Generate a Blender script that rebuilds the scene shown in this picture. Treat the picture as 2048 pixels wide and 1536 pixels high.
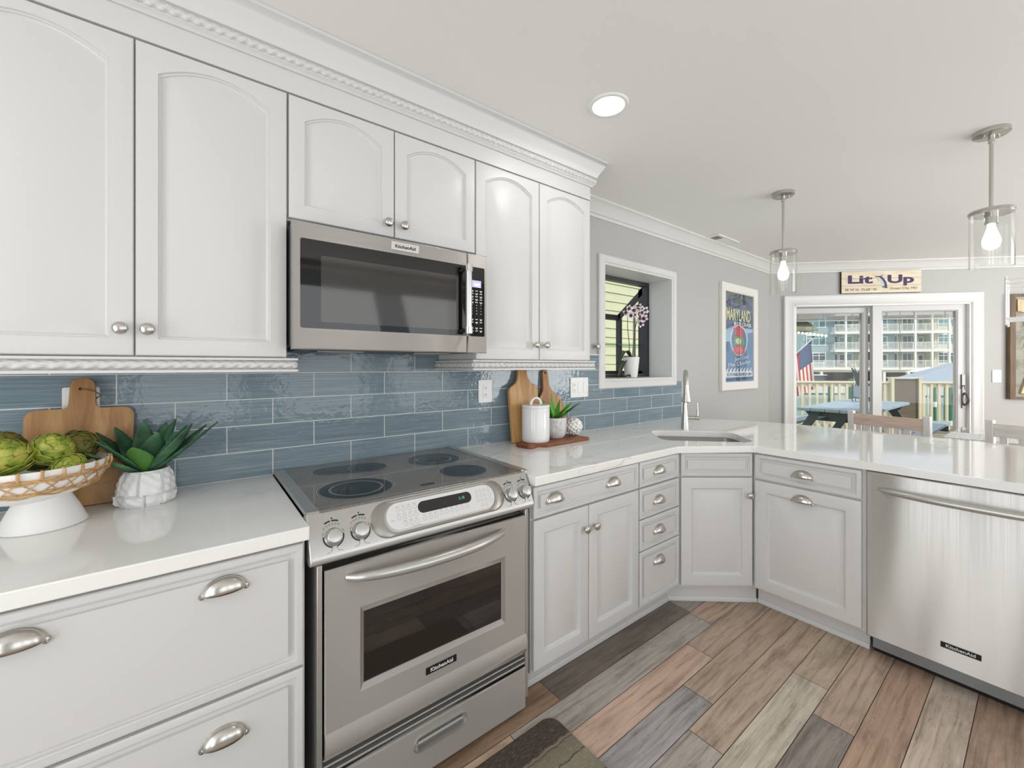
import bpy, bmesh, math, random
from math import sin, cos, pi, radians as R, sqrt
from mathutils import Vector, Matrix, Euler

for o in list(bpy.data.objects): bpy.data.objects.remove(o, do_unlink=True)
S = bpy.context.scene
C = S.collection
random.seed(7)

# ------------------------------------------------------------------ camera, sky, sun, lights, exposure
FPX, CXP, HOR = 826.0, 1024.0, 731.0
YAW = math.atan2(1076.0, 826.0)
cam_d = bpy.data.cameras.new('camera'); cam = bpy.data.objects.new('camera', cam_d); C.objects.link(cam)
cam.location = (0, -1.85, 1.337); cam.rotation_euler = (pi/2, 0, YAW-pi/2)
cam_d.sensor_fit = 'HORIZONTAL'; cam_d.sensor_width = 36; cam_d.lens = FPX/2048*36
cam_d.shift_y = -(768-HOR)/2048; cam_d.clip_start = .02; cam_d.clip_end = 400
S.camera = cam
S.view_settings.view_transform = 'Standard'; S.view_settings.look = 'None'
S.view_settings.gamma = 1; S.view_settings.use_curve_mapping = False
S.view_settings.exposure = 0.03

W = bpy.data.worlds.new('sky'); S.world = W; W.use_nodes = True
bg = W.node_tree.nodes['Background']; bg.inputs[0].default_value = (.80, .90, 1.0, 1); bg.inputs[1].default_value = 0.9

def lamp(name, kind, loc, rot, energy, col=(1, 1, 1), **kw):
    d = bpy.data.lights.new(name, kind); d.energy = energy; d.color = col
    for k, v in kw.items(): setattr(d, k, v)
    o = bpy.data.objects.new(name, d); C.objects.link(o); o.location = loc; o.rotation_euler = rot
    return o
sun = lamp('sun', 'SUN', (0, 0, 8), (0, 0, 0), 2.5, (1, .95, .85), angle=R(.6))
sun.rotation_euler = Vector((-.12, .80, -.62)).to_track_quat('-Z', 'Y').to_euler()
# unseen area lights added out of view to brighten the room evenly
for _y, _w, _e in ((-1.22, .62, 14), (-2.55, .80, 17)):
    lamp('fill_light_left', 'AREA', (-1.55, _y, 1.30), (0, R(-90-12), 0), _e, (1, .99, .97), shape='RECTANGLE', size=2.0, size_y=_w)  # added fill that brightens the dishwasher and peninsula fronts
for _x, _w in ((-.05, .85), (1.2, .95), (2.45, .85)):
    lamp('fill_light_rear', 'AREA', (_x, -3.52, 1.50), (R(90+28), 0, 0), 8.0*_w/.9, (1, .99, .97), shape='RECTANGLE', size=_w, size_y=1.6)  # added fill, split into strips to streak the brushed steel
lamp('fill_light_dining', 'AREA', (5.2, -4.9, 1.45), (R(90+36), 0, 0), 135, (1, .99, .98), shape='RECTANGLE', size=3.0, size_y=1.8)  # added fill, tilted up to lift the ceiling at the dining end

ZF, ZC = 0.05, 2.42          # finished floor, ceiling

# ------------------------------------------------------------------ helpers
def lin(h):
    h = h.lstrip('#'); v = [int(h[i:i+2], 16)/255 for i in (0, 2, 4)]
    return tuple([x/12.92 if x <= .04045 else ((x+.055)/1.055)**2.4 for x in v]) + (1,)
def col(c): return lin(c) if isinstance(c, str) else (tuple(c)+(1,))[:4]

class NT:
    def __init__(s, m): s.t = m.node_tree; s.n = s.t.nodes; s.l = s.t.links
    def new(s, ty, **kw):
        n = s.n.new(ty)
        for k, v in kw.items():
            if k.startswith('i_'):
                key = k[2:].replace('_', ' ')
                n.inputs[int(key) if key.isdigit() else key].default_value = v
            else: setattr(n, k, v)
        return n
    def link(s, a, b): s.l.new(a, b)

def mat(name, c, rough=.5, metal=0, spec=.5, **kw):
    m = bpy.data.materials.new(name); m.use_nodes = True
    p = m.node_tree.nodes['Principled BSDF']
    p.inputs['Base Color'].default_value = col(c); p.inputs['Roughness'].default_value = rough
    p.inputs['Metallic'].default_value = metal; p.inputs['Specular IOR Level'].default_value = spec
    for k, v in kw.items(): p.inputs[k.replace('_', ' ')].default_value = v
    return m
def P(m): return m.node_tree.nodes['Principled BSDF']
def coords(t, scale=(1, 1, 1), rot=(0, 0, 0), loc=(0, 0, 0), src='Object'):
    tc = t.new('ShaderNodeTexCoord'); mp = t.new('ShaderNodeMapping')
    mp.inputs['Scale'].default_value = scale; mp.inputs['Rotation'].default_value = rot; mp.inputs['Location'].default_value = loc
    t.link(tc.outputs[src], mp.inputs[0]); return mp.outputs[0]
def ramp(t, fac, stops, interp='LINEAR'):
    r = t.new('ShaderNodeValToRGB'); r.color_ramp.interpolation = interp
    e = r.color_ramp.elements
    while len(e) < len(stops): e.new(.5)
    for k, (p, c) in enumerate(stops): e[k].position = p; e[k].color = col(c)
    t.link(fac, r.inputs[0]); return r.outputs[0]
def noise(t, vec, scale=5, detail=4, rough=.55, dist=0):
    n = t.new('ShaderNodeTexNoise'); n.inputs['Scale'].default_value = scale; n.inputs['Detail'].default_value = detail
    n.inputs['Roughness'].default_value = rough; n.inputs['Distortion'].default_value = dist
    t.link(vec, n.inputs['Vector']); return n.outputs['Fac']
def bump(m, t, h, strength=.2, dist=.01):
    b = t.new('ShaderNodeBump'); b.inputs['Strength'].default_value = strength; b.inputs['Distance'].default_value = dist
    t.link(h, b.inputs['Height']); t.link(b.outputs[0], P(m).inputs['Normal']); return b
def mix(t, f, a, b, mode='MIX'):
    n = t.new('ShaderNodeMix', data_type='RGBA', blend_type=mode)
    for sock, v in ((n.inputs[0], f), (n.inputs[6], a), (n.inputs[7], b)):
        if isinstance(v, (int, float)): sock.default_value = v
        elif isinstance(v, (str, tuple)): sock.default_value = col(v)
        else: t.link(v, sock)
    return n.outputs[2]
def grain(name, c1, c2, scale=(2, 30, 30), rough=.5, amt=1.0, c3=None, bstr=.08):
    m = mat(name, c1, rough); t = NT(m); v = coords(t, scale)
    n = noise(t, v, 1.5, 5, .6, .8)
    st = [(.30, c1), (.70, c2)] if not c3 else [(.28, c1), (.5, c3), (.72, c2)]
    t.link(ramp(t, n, st), P(m).inputs['Base Color']); bump(m, t, n, bstr, .004); return m
def glass(name, tint=(1, 1, 1), strength=1.0, rough=0.0, ior=1.5):
    m = bpy.data.materials.new(name); m.use_nodes = True; t = NT(m); t.n.clear()
    out = t.new('ShaderNodeOutputMaterial'); mx = t.new('ShaderNodeMixShader')
    tr = t.new('ShaderNodeBsdfTransparent'); tr.inputs[0].default_value = col(tint)
    gl = t.new('ShaderNodeBsdfGlossy'); gl.inputs['Roughness'].default_value = rough
    lw = t.new('ShaderNodeLayerWeight'); lw.inputs['Blend'].default_value = .5
    pw = t.new('ShaderNodeMath', operation='POWER'); pw.inputs[1].default_value = 5; t.link(lw.outputs['Facing'], pw.inputs[0])
    fr = t.new('ShaderNodeMath', operation='MULTIPLY_ADD'); fr.inputs[1].default_value = .96; fr.inputs[2].default_value = .04; t.link(pw.outputs[0], fr.inputs[0])
    ma = t.new('ShaderNodeMath', operation='MULTIPLY'); ma.inputs[1].default_value = strength
    t.link(fr.outputs[0], ma.inputs[0]); t.link(ma.outputs[0], mx.inputs[0])
    t.link(tr.outputs[0], mx.inputs[1]); t.link(gl.outputs[0], mx.inputs[2]); t.link(mx.outputs[0], out.inputs[0])
    return m
def emit(name, c, s=1.0):
    m = mat(name, c, .5); P(m).inputs['Emission Color'].default_value = col(c); P(m).inputs['Emission Strength'].default_value = s; return m

class M:
    def __init__(s): s.v = []; s.f = []; s.m = []
    def add(s, vs, fs, mi=0, xf=None):
        b = len(s.v)
        s.v += [tuple(xf @ Vector(p)) if xf else tuple(p) for p in vs]
        for f in fs: s.f.append([b+i for i in f]); s.m.append(mi)
        return s
    def box(s, x0, x1, y0, y1, z0, z1, mi=0, xf=None):
        v = [(x, y, z) for z in (z0, z1) for y in (y0, y1) for x in (x0, x1)]
        return s.add(v, [(0, 2, 3, 1), (4, 5, 7, 6), (0, 1, 5, 4), (2, 6, 7, 3), (0, 4, 6, 2), (1, 3, 7, 5)], mi, xf)
    def prism(s, poly, h0, h1, ax='z', mi=0, xf=None):
        def p(a, b, h): return (a, b, h) if ax == 'z' else ((a, h, b) if ax == 'y' else (h, a, b))
        n = len(poly); v = [p(a, b, h0) for a, b in poly]+[p(a, b, h1) for a, b in poly]
        return s.add(v, [list(range(n))[::-1], list(range(n, 2*n))]+[(i, (i+1) % n, n+(i+1) % n, n+i) for i in range(n)], mi, xf)
    def loops(s, L, closed=True, cap0=False, cap1=False, mi=0, xf=None, wrap=False):
        n = len(L[0]); v = [p for l in L for p in l]; f = []
        K = len(L)
        for k in range(K if wrap else K-1):
            k2 = (k+1) % K
            for i in range(n if closed else n-1):
                j = (i+1) % n; f.append((k*n+i, k*n+j, k2*n+j, k2*n+i))
        if cap0: f.append(list(range(n))[::-1])
        if cap1: f.append([(K-1)*n+i for i in range(n)])
        return s.add(v, f, mi, xf)
    def lathe(s, prof, n=32, c=(0, 0, 0), mi=0, xf=None, caps=True):
        L = [[(c[0]+r*cos(2*pi*i/n), c[1]+r*sin(2*pi*i/n), c[2]+z) for i in range(n)] for r, z in prof]
        return s.loops(L, True, caps, caps, mi, xf)
    def tube(s, pts, r, n=10, mi=0, closed=False, xf=None, caps=True, flat=1.0):
        pts = [Vector(p) for p in pts]; K = len(pts); L = []; up = None
        for k in range(K):
            a = pts[(k-1) % K] if closed or k else pts[0]; b = pts[(k+1) % K] if closed or k < K-1 else pts[-1]
            d = (b-a).normalized()
            if up is None:
                up = Vector((0, 0, 1)) if abs(d.z) < .9 else Vector((1, 0, 0))
            up = (up-d*up.dot(d)).normalized(); w = d.cross(up)
            rr = r[k] if isinstance(r, (list, tuple)) else r
            L.append([pts[k]+(up*cos(2*pi*i/n)*flat+w*sin(2*pi*i/n))*rr for i in range(n)])
        return s.loops(L, True, caps and not closed, caps and not closed, mi, xf, wrap=closed)
    def sweep(s, prof, path, mi=0, z=0):
        """prof [(out, z)], path [(x,y)] in plan; outward = right-hand side of travel"""
        L = []; K = len(path)
        for k in range(K):
            p = Vector(path[k]); n1 = n2 = None
            if k > 0: d = (p-Vector(path[k-1])).normalized(); n1 = Vector((d.y, -d.x))
            if k < K-1: d = (Vector(path[k+1])-p).normalized(); n2 = Vector((d.y, -d.x))
            n1 = n1 or n2; n2 = n2 or n1; b = (n1+n2); b = b/(b.dot(n1)) if b.length > 1e-6 else n1
            L.append([(p.x+b.x*o, p.y+b.y*o, z+h) for o, h in prof])
        return s.loops(L, True, True, True, mi)
    def grid(s, fn, nu, nv, mi=0, xf=None, wu=False):
        v = [fn(i/nu, j/nv) for j in range(nv+1) for i in range(nu+(0 if wu else 1))]; w = nu+(0 if wu else 1); f = []
        for j in range(nv):
            for i in range(nu): f.append((j*w+i, j*w+(i+1) % w, (j+1)*w+(i+1) % w, (j+1)*w+i))
        return s.add(v, f, mi, xf)
    def at(s, t):
        l = t.location; s.v = [(p[0]-l[0], p[1]-l[1], p[2]-l[2]) for p in s.v]; return s
    def build(s, name, mats, parent=None, loc=None, rot=None, smooth=38, bev=0, seg=2, solid=0, recalc=True):
        me = bpy.data.meshes.new(name); me.from_pydata(s.v, [], s.f)
        mats = mats if isinstance(mats, (list, tuple)) else [mats]
        for m in mats: me.materials.append(m)
        me.polygons.foreach_set('material_index', s.m)
        if recalc:
            b = bmesh.new(); b.from_mesh(me); bmesh.ops.recalc_face_normals(b, faces=b.faces); b.to_mesh(me); b.free()
        if smooth:
            me.shade_smooth(); me.set_sharp_from_angle(angle=R(smooth))
        o = bpy.data.objects.new(name, me); C.objects.link(o)
        if parent: o.parent = parent
        if loc: o.location = loc
        if rot: o.rotation_euler = rot
        if solid:
            d = o.modifiers.new('solid', 'SOLIDIFY'); d.thickness = solid; d.offset = 0
        if bev:
            d = o.modifiers.new('bevel', 'BEVEL'); d.width = bev; d.segments = seg; d.limit_method = 'ANGLE'; d.angle_limit = R(40); d.harden_normals = False
        return o

def tag(o, label, cat, group=None, kind=None):
    o['label'] = label; o['category'] = cat
    if group: o['group'] = group
    if kind: o['kind'] = kind
    return o
def thing(name, label, cat, loc=(0, 0, 0), rz=0, group=None):
    o = bpy.data.objects.new(name, None); C.objects.link(o); o.empty_display_size = .1
    o.location = loc; o.rotation_euler = (0, 0, rz)
    return tag(o, label, cat, group)
def struct(o, label, cat): return tag(o, label, cat, None, 'structure')
def copy_tree(o, parent=None):
    c = o.copy(); C.objects.link(c)
    if parent: c.parent = parent
    for ch in list(o.children): copy_tree(ch, c)
    return c
def text(name, s, size, m, parent, loc, rot=(pi/2, 0, 0), xs=1.0, bold=0.0, align='CENTER', shear=0, thick=.0006, fw=0, fh=0):
    cu = bpy.data.curves.new('t', 'FONT'); cu.body = s; cu.size = 1; cu.align_x = align; cu.align_y = 'CENTER'
    cu.offset = bold; cu.shear = shear; cu.extrude = .02; cu.resolution_u = 3
    to = bpy.data.objects.new('t', cu); C.objects.link(to); bpy.context.view_layer.update()
    me = bpy.data.meshes.new_from_object(to.evaluated_get(bpy.context.evaluated_depsgraph_get()))
    bpy.data.objects.remove(to, do_unlink=True); bpy.data.curves.remove(cu)
    if fw or fh:
        xa = [v.co.x for v in me.vertices]; ya = [v.co.y for v in me.vertices]
        if fh: size = fh/(max(ya)-min(ya))
        if fw: xs = fw/((max(xa)-min(xa))*size)
        cx_, cy_ = (max(xa)+min(xa))/2, (max(ya)+min(ya))/2
        for v in me.vertices: v.co.x -= cx_; v.co.y -= cy_
    for v in me.vertices: v.co = (v.co.x*size*xs, v.co.y*size, v.co.z/.02*thick)
    me.name = name; me.materials.clear(); me.materials.append(m)
    o = bpy.data.objects.new(name, me); C.objects.link(o); o.parent = parent; o.location = loc; o.rotation_euler = rot
    return o
def rrect(w, h, r, n=6, cx=0, cy=0):
    pts = []
    for (sx, sy, a0) in ((1, 1, 0), (-1, 1, 90), (-1, -1, 180), (1, -1, 270)):
        for k in range(n+1):
            a = R(a0+90*k/n); pts.append((cx+sx*(w/2-r)+r*cos(a), cy+sy*(h/2-r)+r*sin(a)))
    return pts

# ------------------------------------------------------------------ materials
white = mat('white_cabinet_paint', '#d5d4d2', .36)
trimw = mat('white_trim_paint', '#dad9d6', .4)
wallm = mat('grey_wall_paint', '#b6b5b2', .6)
ceilm = mat('ceiling_paint', '#f1f0ee', .7)
plain = mat('white_plastic', '#eeeeec', .3)
ceramic = mat('white_ceramic', '#f0f0ee', .12)
matteceramic = mat('matte_white_ceramic', '#eeedea', .45)
black = mat('black', '#0c0c0d', .4)
darkgap = mat('dark_gap', '#141414', .7)
nickel = mat('brushed_nickel', '#c6c3bd', .27, 1)
chrome = mat('chrome', '#d8d8d8', .08, 1)
grey_pl = mat('grey_plastic', '#9a9b9b', .4)

def steel(name, c='#b8b4ae', rough=.3, sc=(1, 400, 400), warp=0):
    m = mat(name, c, rough, 1); t = NT(m); v = coords(t, sc); n = noise(t, v, 2, 3, .6)
    t.link(ramp(t, n, [(.3, (rough-.05,)*3), (.7, (rough+.07,)*3)]), P(m).inputs['Roughness'])
    b = bump(m, t, n, .006, .001)
    if warp:
        v2 = coords(t, (3.0, 3.0, .8)); n2 = noise(t, v2, 1.2, 1, .4)
        b2 = t.new('ShaderNodeBump'); b2.inputs['Strength'].default_value = warp; b2.inputs['Distance'].default_value = .05
        t.link(n2, b2.inputs['Height']); t.link(b2.outputs[0], b.inputs['Normal'])
    P(m).inputs['Anisotropic'].default_value = .97; P(m).inputs['Anisotropic Rotation'].default_value = .25
    tg = t.new('ShaderNodeTangent'); tg.direction_type = 'RADIAL'; tg.axis = 'Z'; t.link(tg.outputs[0], P(m).inputs['Tangent'])
    return m
steel_m = steel('stainless_steel', '#c2beb9', .46)
steel_dw = steel('stainless_steel_door', '#d2d1ce', .36, (400, 400, 1), .35)
steel_sat = mat('satin_silver', '#c0bfbc', .32, .75)

quartz = mat('white_quartz', '#e9e7e4', .055, spec=.75); t = NT(quartz)
v = coords(t, (1, 1, 1)); w = t.new('ShaderNodeTexNoise'); w.inputs['Scale'].default_value = .85; w.inputs['Detail'].default_value = 4.5; w.inputs['Roughness'].default_value = .62
w.inputs['Distortion'].default_value = .6; t.link(v, w.inputs['Vector'])
ab = t.new('ShaderNodeMath', operation='SUBTRACT'); ab.inputs[1].default_value = .5; t.link(w.outputs['Fac'], ab.inputs[0])
ab2 = t.new('ShaderNodeMath', operation='ABSOLUTE'); t.link(ab.outputs[0], ab2.inputs[0])
vein = ramp(t, ab2.outputs[0], [(0, '#c9c4be'), (.0022, '#e4e1dd'), (.007, '#f3f2ef')])
patch = ramp(t, noise(t, v, .9, 2), [(.44, (0, 0, 0)), (.60, (1, 1, 1))])
t.link(mix(t, patch, '#f3f2ef', vein), P(quartz).inputs['Base Color'])

tile = mat('glazed_tile', '#6f8894', .06, spec=.4); t = NT(tile)
tc = t.new('ShaderNodeTexCoord'); sp = t.new('ShaderNodeSeparateXYZ'); t.link(tc.outputs['Object'], sp.inputs[0])
sx = t.new('ShaderNodeMath', operation='SUBTRACT'); sx.inputs[1].default_value = .093; t.link(sp.outputs[0], sx.inputs[0])
sz = t.new('ShaderNodeMath', operation='SUBTRACT'); sz.inputs[1].default_value = .914; t.link(sp.outputs[2], sz.inputs[0])
cb = t.new('ShaderNodeCombineXYZ'); t.link(sx.outputs[0], cb.inputs[0]); t.link(sz.outputs[0], cb.inputs[1])
br = t.new('ShaderNodeTexBrick'); br.offset = .5; br.offset_frequency = 2
for k, vv in (('Scale', 1), ('Mortar Size', .0016), ('Mortar Smooth', .1), ('Bias', 0), ('Brick Width', .2945), ('Row Height', .0985)): br.inputs[k].default_value = vv
br.inputs['Color1'].default_value = lin('#6f838f'); br.inputs['Color2'].default_value = lin('#86979f'); br.inputs['Mortar'].default_value = lin('#dcdcd8')
t.link(cb.outputs[0], br.inputs['Vector'])
stv = coords(t, (3, 1, 230)); stn = noise(t, stv, 1.0, 5, .7)
stc = ramp(t, stn, [(.28, '#50626c'), (.5, '#7a8c94'), (.72, '#bcc6c9')])
tcol = mix(t, .5, br.outputs['Color'], stc)
t.link(mix(t, br.outputs['Fac'], tcol, '#dcdcd8'), P(tile).inputs['Base Color'])
t.link(ramp(t, br.outputs['Fac'], [(0, (.05,)*3), (1, (.6,)*3)]), P(tile).inputs['Roughness'])
wv = noise(t, coords(t, (1, 1, 1)), 34, 2, .5, .5)
inv = t.new('ShaderNodeMath', operation='MULTIPLY_ADD'); inv.inputs[1].default_value = -1.2; t.link(br.outputs['Fac'], inv.inputs[0]); t.link(wv, inv.inputs[2])
bump(tile, t, inv.outputs[0], .17, .006)

def wood_mat(name, cs, sc, rough=.45):
    return grain(name, cs[0], cs[1], sc, rough, 1, cs[2] if len(cs) > 2 else None)
mango = wood_mat('mango_wood', ('#86582f', '#cfa36d', '#ad8150'), (14, 14, 1.8))
acacia_light = wood_mat('acacia_light', ('#a8733f', '#d9b27c', '#c6985f'), (30, 30, 1.6))
acacia_mid = wood_mat('acacia_mid', ('#7a5031', '#a98050', '#8f683f'), (30, 30, 1.6))
acacia_dark = wood_mat('acacia_dark', ('#5d2f17', '#9a5c33', '#7c4523'), (2.2, 26, 26))
acacia_round = wood_mat('acacia_round', ('#8f5a2e', '#d09a62', '#b27d49'), (26, 26, 1.8))

# floor: colour of each plank comes from its own face colour
floorm = mat('plank_floor', '#9b8672', .42); t = NT(floorm)
at = t.new('ShaderNodeAttribute'); at.attribute_name = 'Plank'
at2 = t.new('ShaderNodeAttribute'); at2.attribute_name = 'Shift'
tc = t.new('ShaderNodeTexCoord'); va = t.new('ShaderNodeVectorMath', operation='ADD'); t.link(tc.outputs['Object'], va.inputs[0]); t.link(at2.outputs['Color'], va.inputs[1])
def mapped(sc):
    mp = t.new('ShaderNodeMapping'); mp.inputs['Scale'].default_value = sc; t.link(va.outputs[0], mp.inputs[0]); return mp.outputs[0]
n1 = noise(t, mapped((1.6, 26, 1)), 2.2, 6, .62, .6)
n2 = noise(t, mapped((2.2, 6, 1)), 1.8, 4, .6, .4)
n3 = noise(t, mapped((9, 60, 1)), 3, 4, .7, .3)
c1 = mix(t, 1.0, at.outputs['Color'], ramp(t, n1, [(.25, '#a9a39d'), (.48, '#e6e3e0'), (.75, '#ffffff')]), 'MULTIPLY')
c2 = mix(t, .6, c1, ramp(t, n2, [(.3, '#a79e96'), (.5, '#ece8e4'), (.7, '#fffaf4')]), 'MULTIPLY')
c3 = mix(t, .7, c2, ramp(t, n3, [(.28, '#6a625b'), (.38, '#f4f2f0'), (1, '#ffffff')]), 'MULTIPLY')
t.link(c3, P(floorm).inputs['Base Color']); bump(floorm, t, n1, .12, .003)

# ------------------------------------------------------------------ room shell
P0 = Vector((4.91, 0)); EV = Vector((sqrt(.5), -sqrt(.5))); NV = Vector((sqrt(.5), sqrt(.5)))
def wp(s, t_): p = P0+EV*s+NV*t_; return (p.x, p.y)
WALLROT = R(-45)
XL, YB = -1.6, -3.6                       # wall behind on the left, wall behind the camera
SE = 5.0                                  # length of the angled wall
pe = wp(SE, 0)
m = M(); T_ = .2
WX0, WX1, WZ0, WZ1 = 2.205, 3.023, 1.240, 2.028
for (a, b, z0, z1) in ((XL-T_, WX0, 0, ZC), (WX1, 4.91+.2, 0, ZC), (WX0, WX1, 0, WZ0), (WX0, WX1, WZ1, ZC)): m.box(a, b, 0, T_, z0, z1)
struct(m.build('wall_back', wallm, smooth=0), 'grey wall holding the upper cabinets, the deep window and the poster', 'wall')
D0, D1, DZ = .245, 1.925, 1.985
m = M()
for (a, b, z0, z1) in ((.0, D0, 0, ZC), (D1, SE, 0, ZC), (D0, D1, DZ, ZC)): m.box(a, b, 0, T_, z0, z1)
struct(m.build('wall_far', wallm, loc=(P0.x, P0.y, 0), rot=(0, 0, WALLROT), smooth=0), 'angled grey wall around the sliding glass door', 'wall')
m = M()
for (a, b, z0, z1) in ((YB, -3.05, 0, ZC), (-.85, 0, 0, ZC), (-3.05, -.85, 2.3, ZC)): m.box(XL-T_, XL, a, b, z0, z1)  # gap in this unseen wall is added for the left fill lights
struct(m.build('wall_left', wallm, smooth=0), 'grey wall behind the camera, with an opening added to let in light', 'wall')
m = M(); m.box(XL-T_, -.6, YB-T_, YB, 0, ZC); m.box(3.0, 3.6, YB-T_, YB, 0, ZC); m.box(-.6, 3.0, YB-T_, YB, 0, .72); m.box(-.6, 3.0, YB-T_, YB, 2.36, ZC)  # wide gap in this unseen wall is added for the rear fill lights
m.box(3.4, 3.6, -5.2, YB-T_, 0, ZC)
struct(m.build('wall_rear', wallm, smooth=0), 'grey wall behind the camera with a wide opening added for fill light', 'wall')
m = M(); m.box(3.6, 3.65, -5.2, -5.0, 0, ZC); m.box(3.65, 6.75, -5.2, -5.0, 0, .55); m.box(3.65, 6.75, -5.2, -5.0, 2.4, ZC); m.box(6.75, 9.4, -5.2, -5.0, 0, ZC)
m.box(9.2, 9.4, -5.0, pe[1], 0, ZC); m.box(pe[0], 9.4, pe[1]-.05, pe[1]+.15, 0, ZC)
struct(m.build('wall_right', wallm, smooth=0), 'grey wall closing the dining end of the room', 'wall')
m = M(); m.prism([(XL-T_, -5.2), (9.4, -5.2), (9.4, pe[1]+.15), (pe[0]+.14, pe[1]+.14), (5.1, .2), (XL-T_, .2)], ZC, ZC+.2)
struct(m.build('ceiling', ceilm, smooth=0), 'flat white ceiling', 'ceiling')

# plank floor (rows run along x)
rows = [-.583-.122*k for k in range(-6, 26)]
PAL = ['#a99077', '#b49f8c', '#9a958f', '#8b7561', '#b79c88', '#8d8780', '#a58a70', '#bcae9e', '#7f7468', '#a8876f']
FIX = {0: ([1.115, 2.05], ['#8a6d4e', '#6f665e', '#8f8b85']),
       1: ([.87, 2.038], ['#b39478', '#98958f', '#ab927a']),
       2: ([.85, 1.806], ['#a98d76', '#b69780', '#a48e78']),
       3: ([1.56], ['#8f9193', '#a38c75']),
       4: ([1.385, 2.6], ['#9a948d', '#aa937c', '#a9967f']),
       5: ([1.09, 1.99, 2.9], ['#9d9c99', '#bfa896', '#a9987c', '#a0917d']),
       6: ([1.813, 2.75], ['#817b74', '#ab927c', '#a08c78']),
       7: ([.95, 2.6], ['#a4907a', '#a48469', '#9c8a76']),
       8: ([1.3, 2.75], ['#9a8d7e', '#b5a492', '#a8937d']),
       9: ([1.93, 2.85], ['#b09c89', '#9c7f67', '#a38d76'])}
m = M(); cols = []; shf = []
for k, y1 in enumerate(rows):
    r = k-6; y0 = y1-.122
    if r in FIX: js, cs = FIX[r]; js = list(js); cs = [lin(c) for c in cs]
    else:
        x = XL-.2+random.random()*.9; js = []
        while x < 9.3: js.append(x); x += .91
        cs = [lin(random.choice(PAL)) for _ in range(len(js)+1)]
    if r in FIX:
        while js[0] > -1: js.insert(0, js[0]-.91); cs.insert(0, lin(random.choice(PAL)))
        while js[-1] < 9: js.append(js[-1]+.91); cs.append(lin(random.choice(PAL)))
    xs = [XL-.2]+[j for j in js if XL-.1 < j < 9.3]+[9.4]
    k0 = len([j for j in js if j <= XL-.1]); cs = cs[k0:]
    for i in range(len(xs)-1):
        g = .0012
        m.add([(xs[i]+g, y0+g, ZF), (xs[i+1]-g, y0+g, ZF), (xs[i+1]-g, y1-g, ZF), (xs[i]+g, y1-g, ZF)], [(0, 1, 2, 3)])
        cc = cs[min(i, len(cs)-1)]; lu = .3*cc[0]+.6*cc[1]+.1*cc[2]; cols.append(tuple(min(.8, (.66*v_+.34*lu)*1.85) for v_ in cc[:3])+(1,)); shf.append((random.random()*7, random.random()*7, 0, 1))
nf = len(cols)
m.add([(XL-.2, -5.2, ZF-.002), (9.4, -5.2, ZF-.002), (9.4, .2, ZF-.002), (XL-.2, .2, ZF-.002)], [(0, 1, 2, 3)], 1)
m.box(XL-.2, 9.4, -5.2, .2, -.1, ZF-.003, 1)
fl = m.build('floor', [floorm, mat('floor_joint', '#4d443c', .8)], smooth=0, recalc=False)
for nm, dat in (('Plank', cols), ('Shift', shf)):
    a = fl.data.color_attributes.new(nm, 'FLOAT_COLOR', 'CORNER')
    for p in fl.data.polygons:
        c = dat[p.index] if p.index < nf else (.1, .1, .1, 1)
        for li in p.loop_indices: a.data[li].color = c
struct(fl, 'floor of mixed grey, tan and pinkish wood planks', 'floor')

def crown_prof(h, o):  # simple crown
    return [(0, -h), (.010, -h), (.014, -h+.012), (.020, -h+.018), (.026, -h+.020), (.036, -h+.036), (o*.62, -h*.42), (o*.82, -h*.2), (o*.9, -.016), (o, -.012), (o, 0), (0, 0)]
a1 = wp(SE, 0)
m = M(); m.sweep(crown_prof(.095, .085), [(1.70, 0), (4.91, 0), a1], z=ZC)
struct(m.build('trim_1', trimw), 'white crown moulding along the window wall and over the sliding door', 'moulding')
m = M(); m.sweep([(0, 0), (.014, 0), (.014, .10), (.008, .115), (0, .12)], [(3.0, 0), (4.91, 0)], z=ZF)
struct(m.build('baseboard_back', trimw), 'white baseboard under the poster', 'baseboard')
m = M(); m.sweep([(0, 0), (.014, 0), (.014, .10), (.008, .115), (0, .12)], [wp(2.03, 0), a1], z=ZF)
struct(m.build('baseboard_far', trimw), 'white baseboard right of the sliding door', 'baseboard')

# ------------------------------------------------------------------ cabinetry
def door_panel(m, w, h, t=.02, fr=.05, arch=0.0, top=None, mi=0, ogee=True):
    """raised panel front: local x 0..w, z 0..h, front at y=-t"""
    top = fr if top is None else top; N = 14
    def loop(ins, y, tp, rise):
        x0, x1, z0, z1 = ins, w-ins, ins, h-tp
        pts = [(x0, y, z0), (x1, y, z0)]
        for k in range(N+1):
            u = k/N; x = x1+(x0-x1)*u; q = 2*u-1
            pts.append((x, y, z1-rise*q*q))
        return pts
    e = .006
    L = [loop(0, 0, 0, 0), loop(0, -t+e*.6, 0, 0), loop(e*.4, -t+e*.15, e*.4, 0), loop(e, -t, e, 0)]
    for d, y in ((0, -t), (.0015, -t+.005), (.005, -t+.0055), (.0065, -t+.010), (.0105, -t+.0125), (.0125, -t+.0125), (.040, -t+.0025)):
        if not ogee and d > .0121: d = .02
        L.append(loop(fr+d, y, top+d, arch))
    m.loops(L, True, True, True, mi)
def drawer_front(m, w, h, t=.02, mi=0):
    door_panel(m, w, h, t, .016, 0, None, mi, False)

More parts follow.
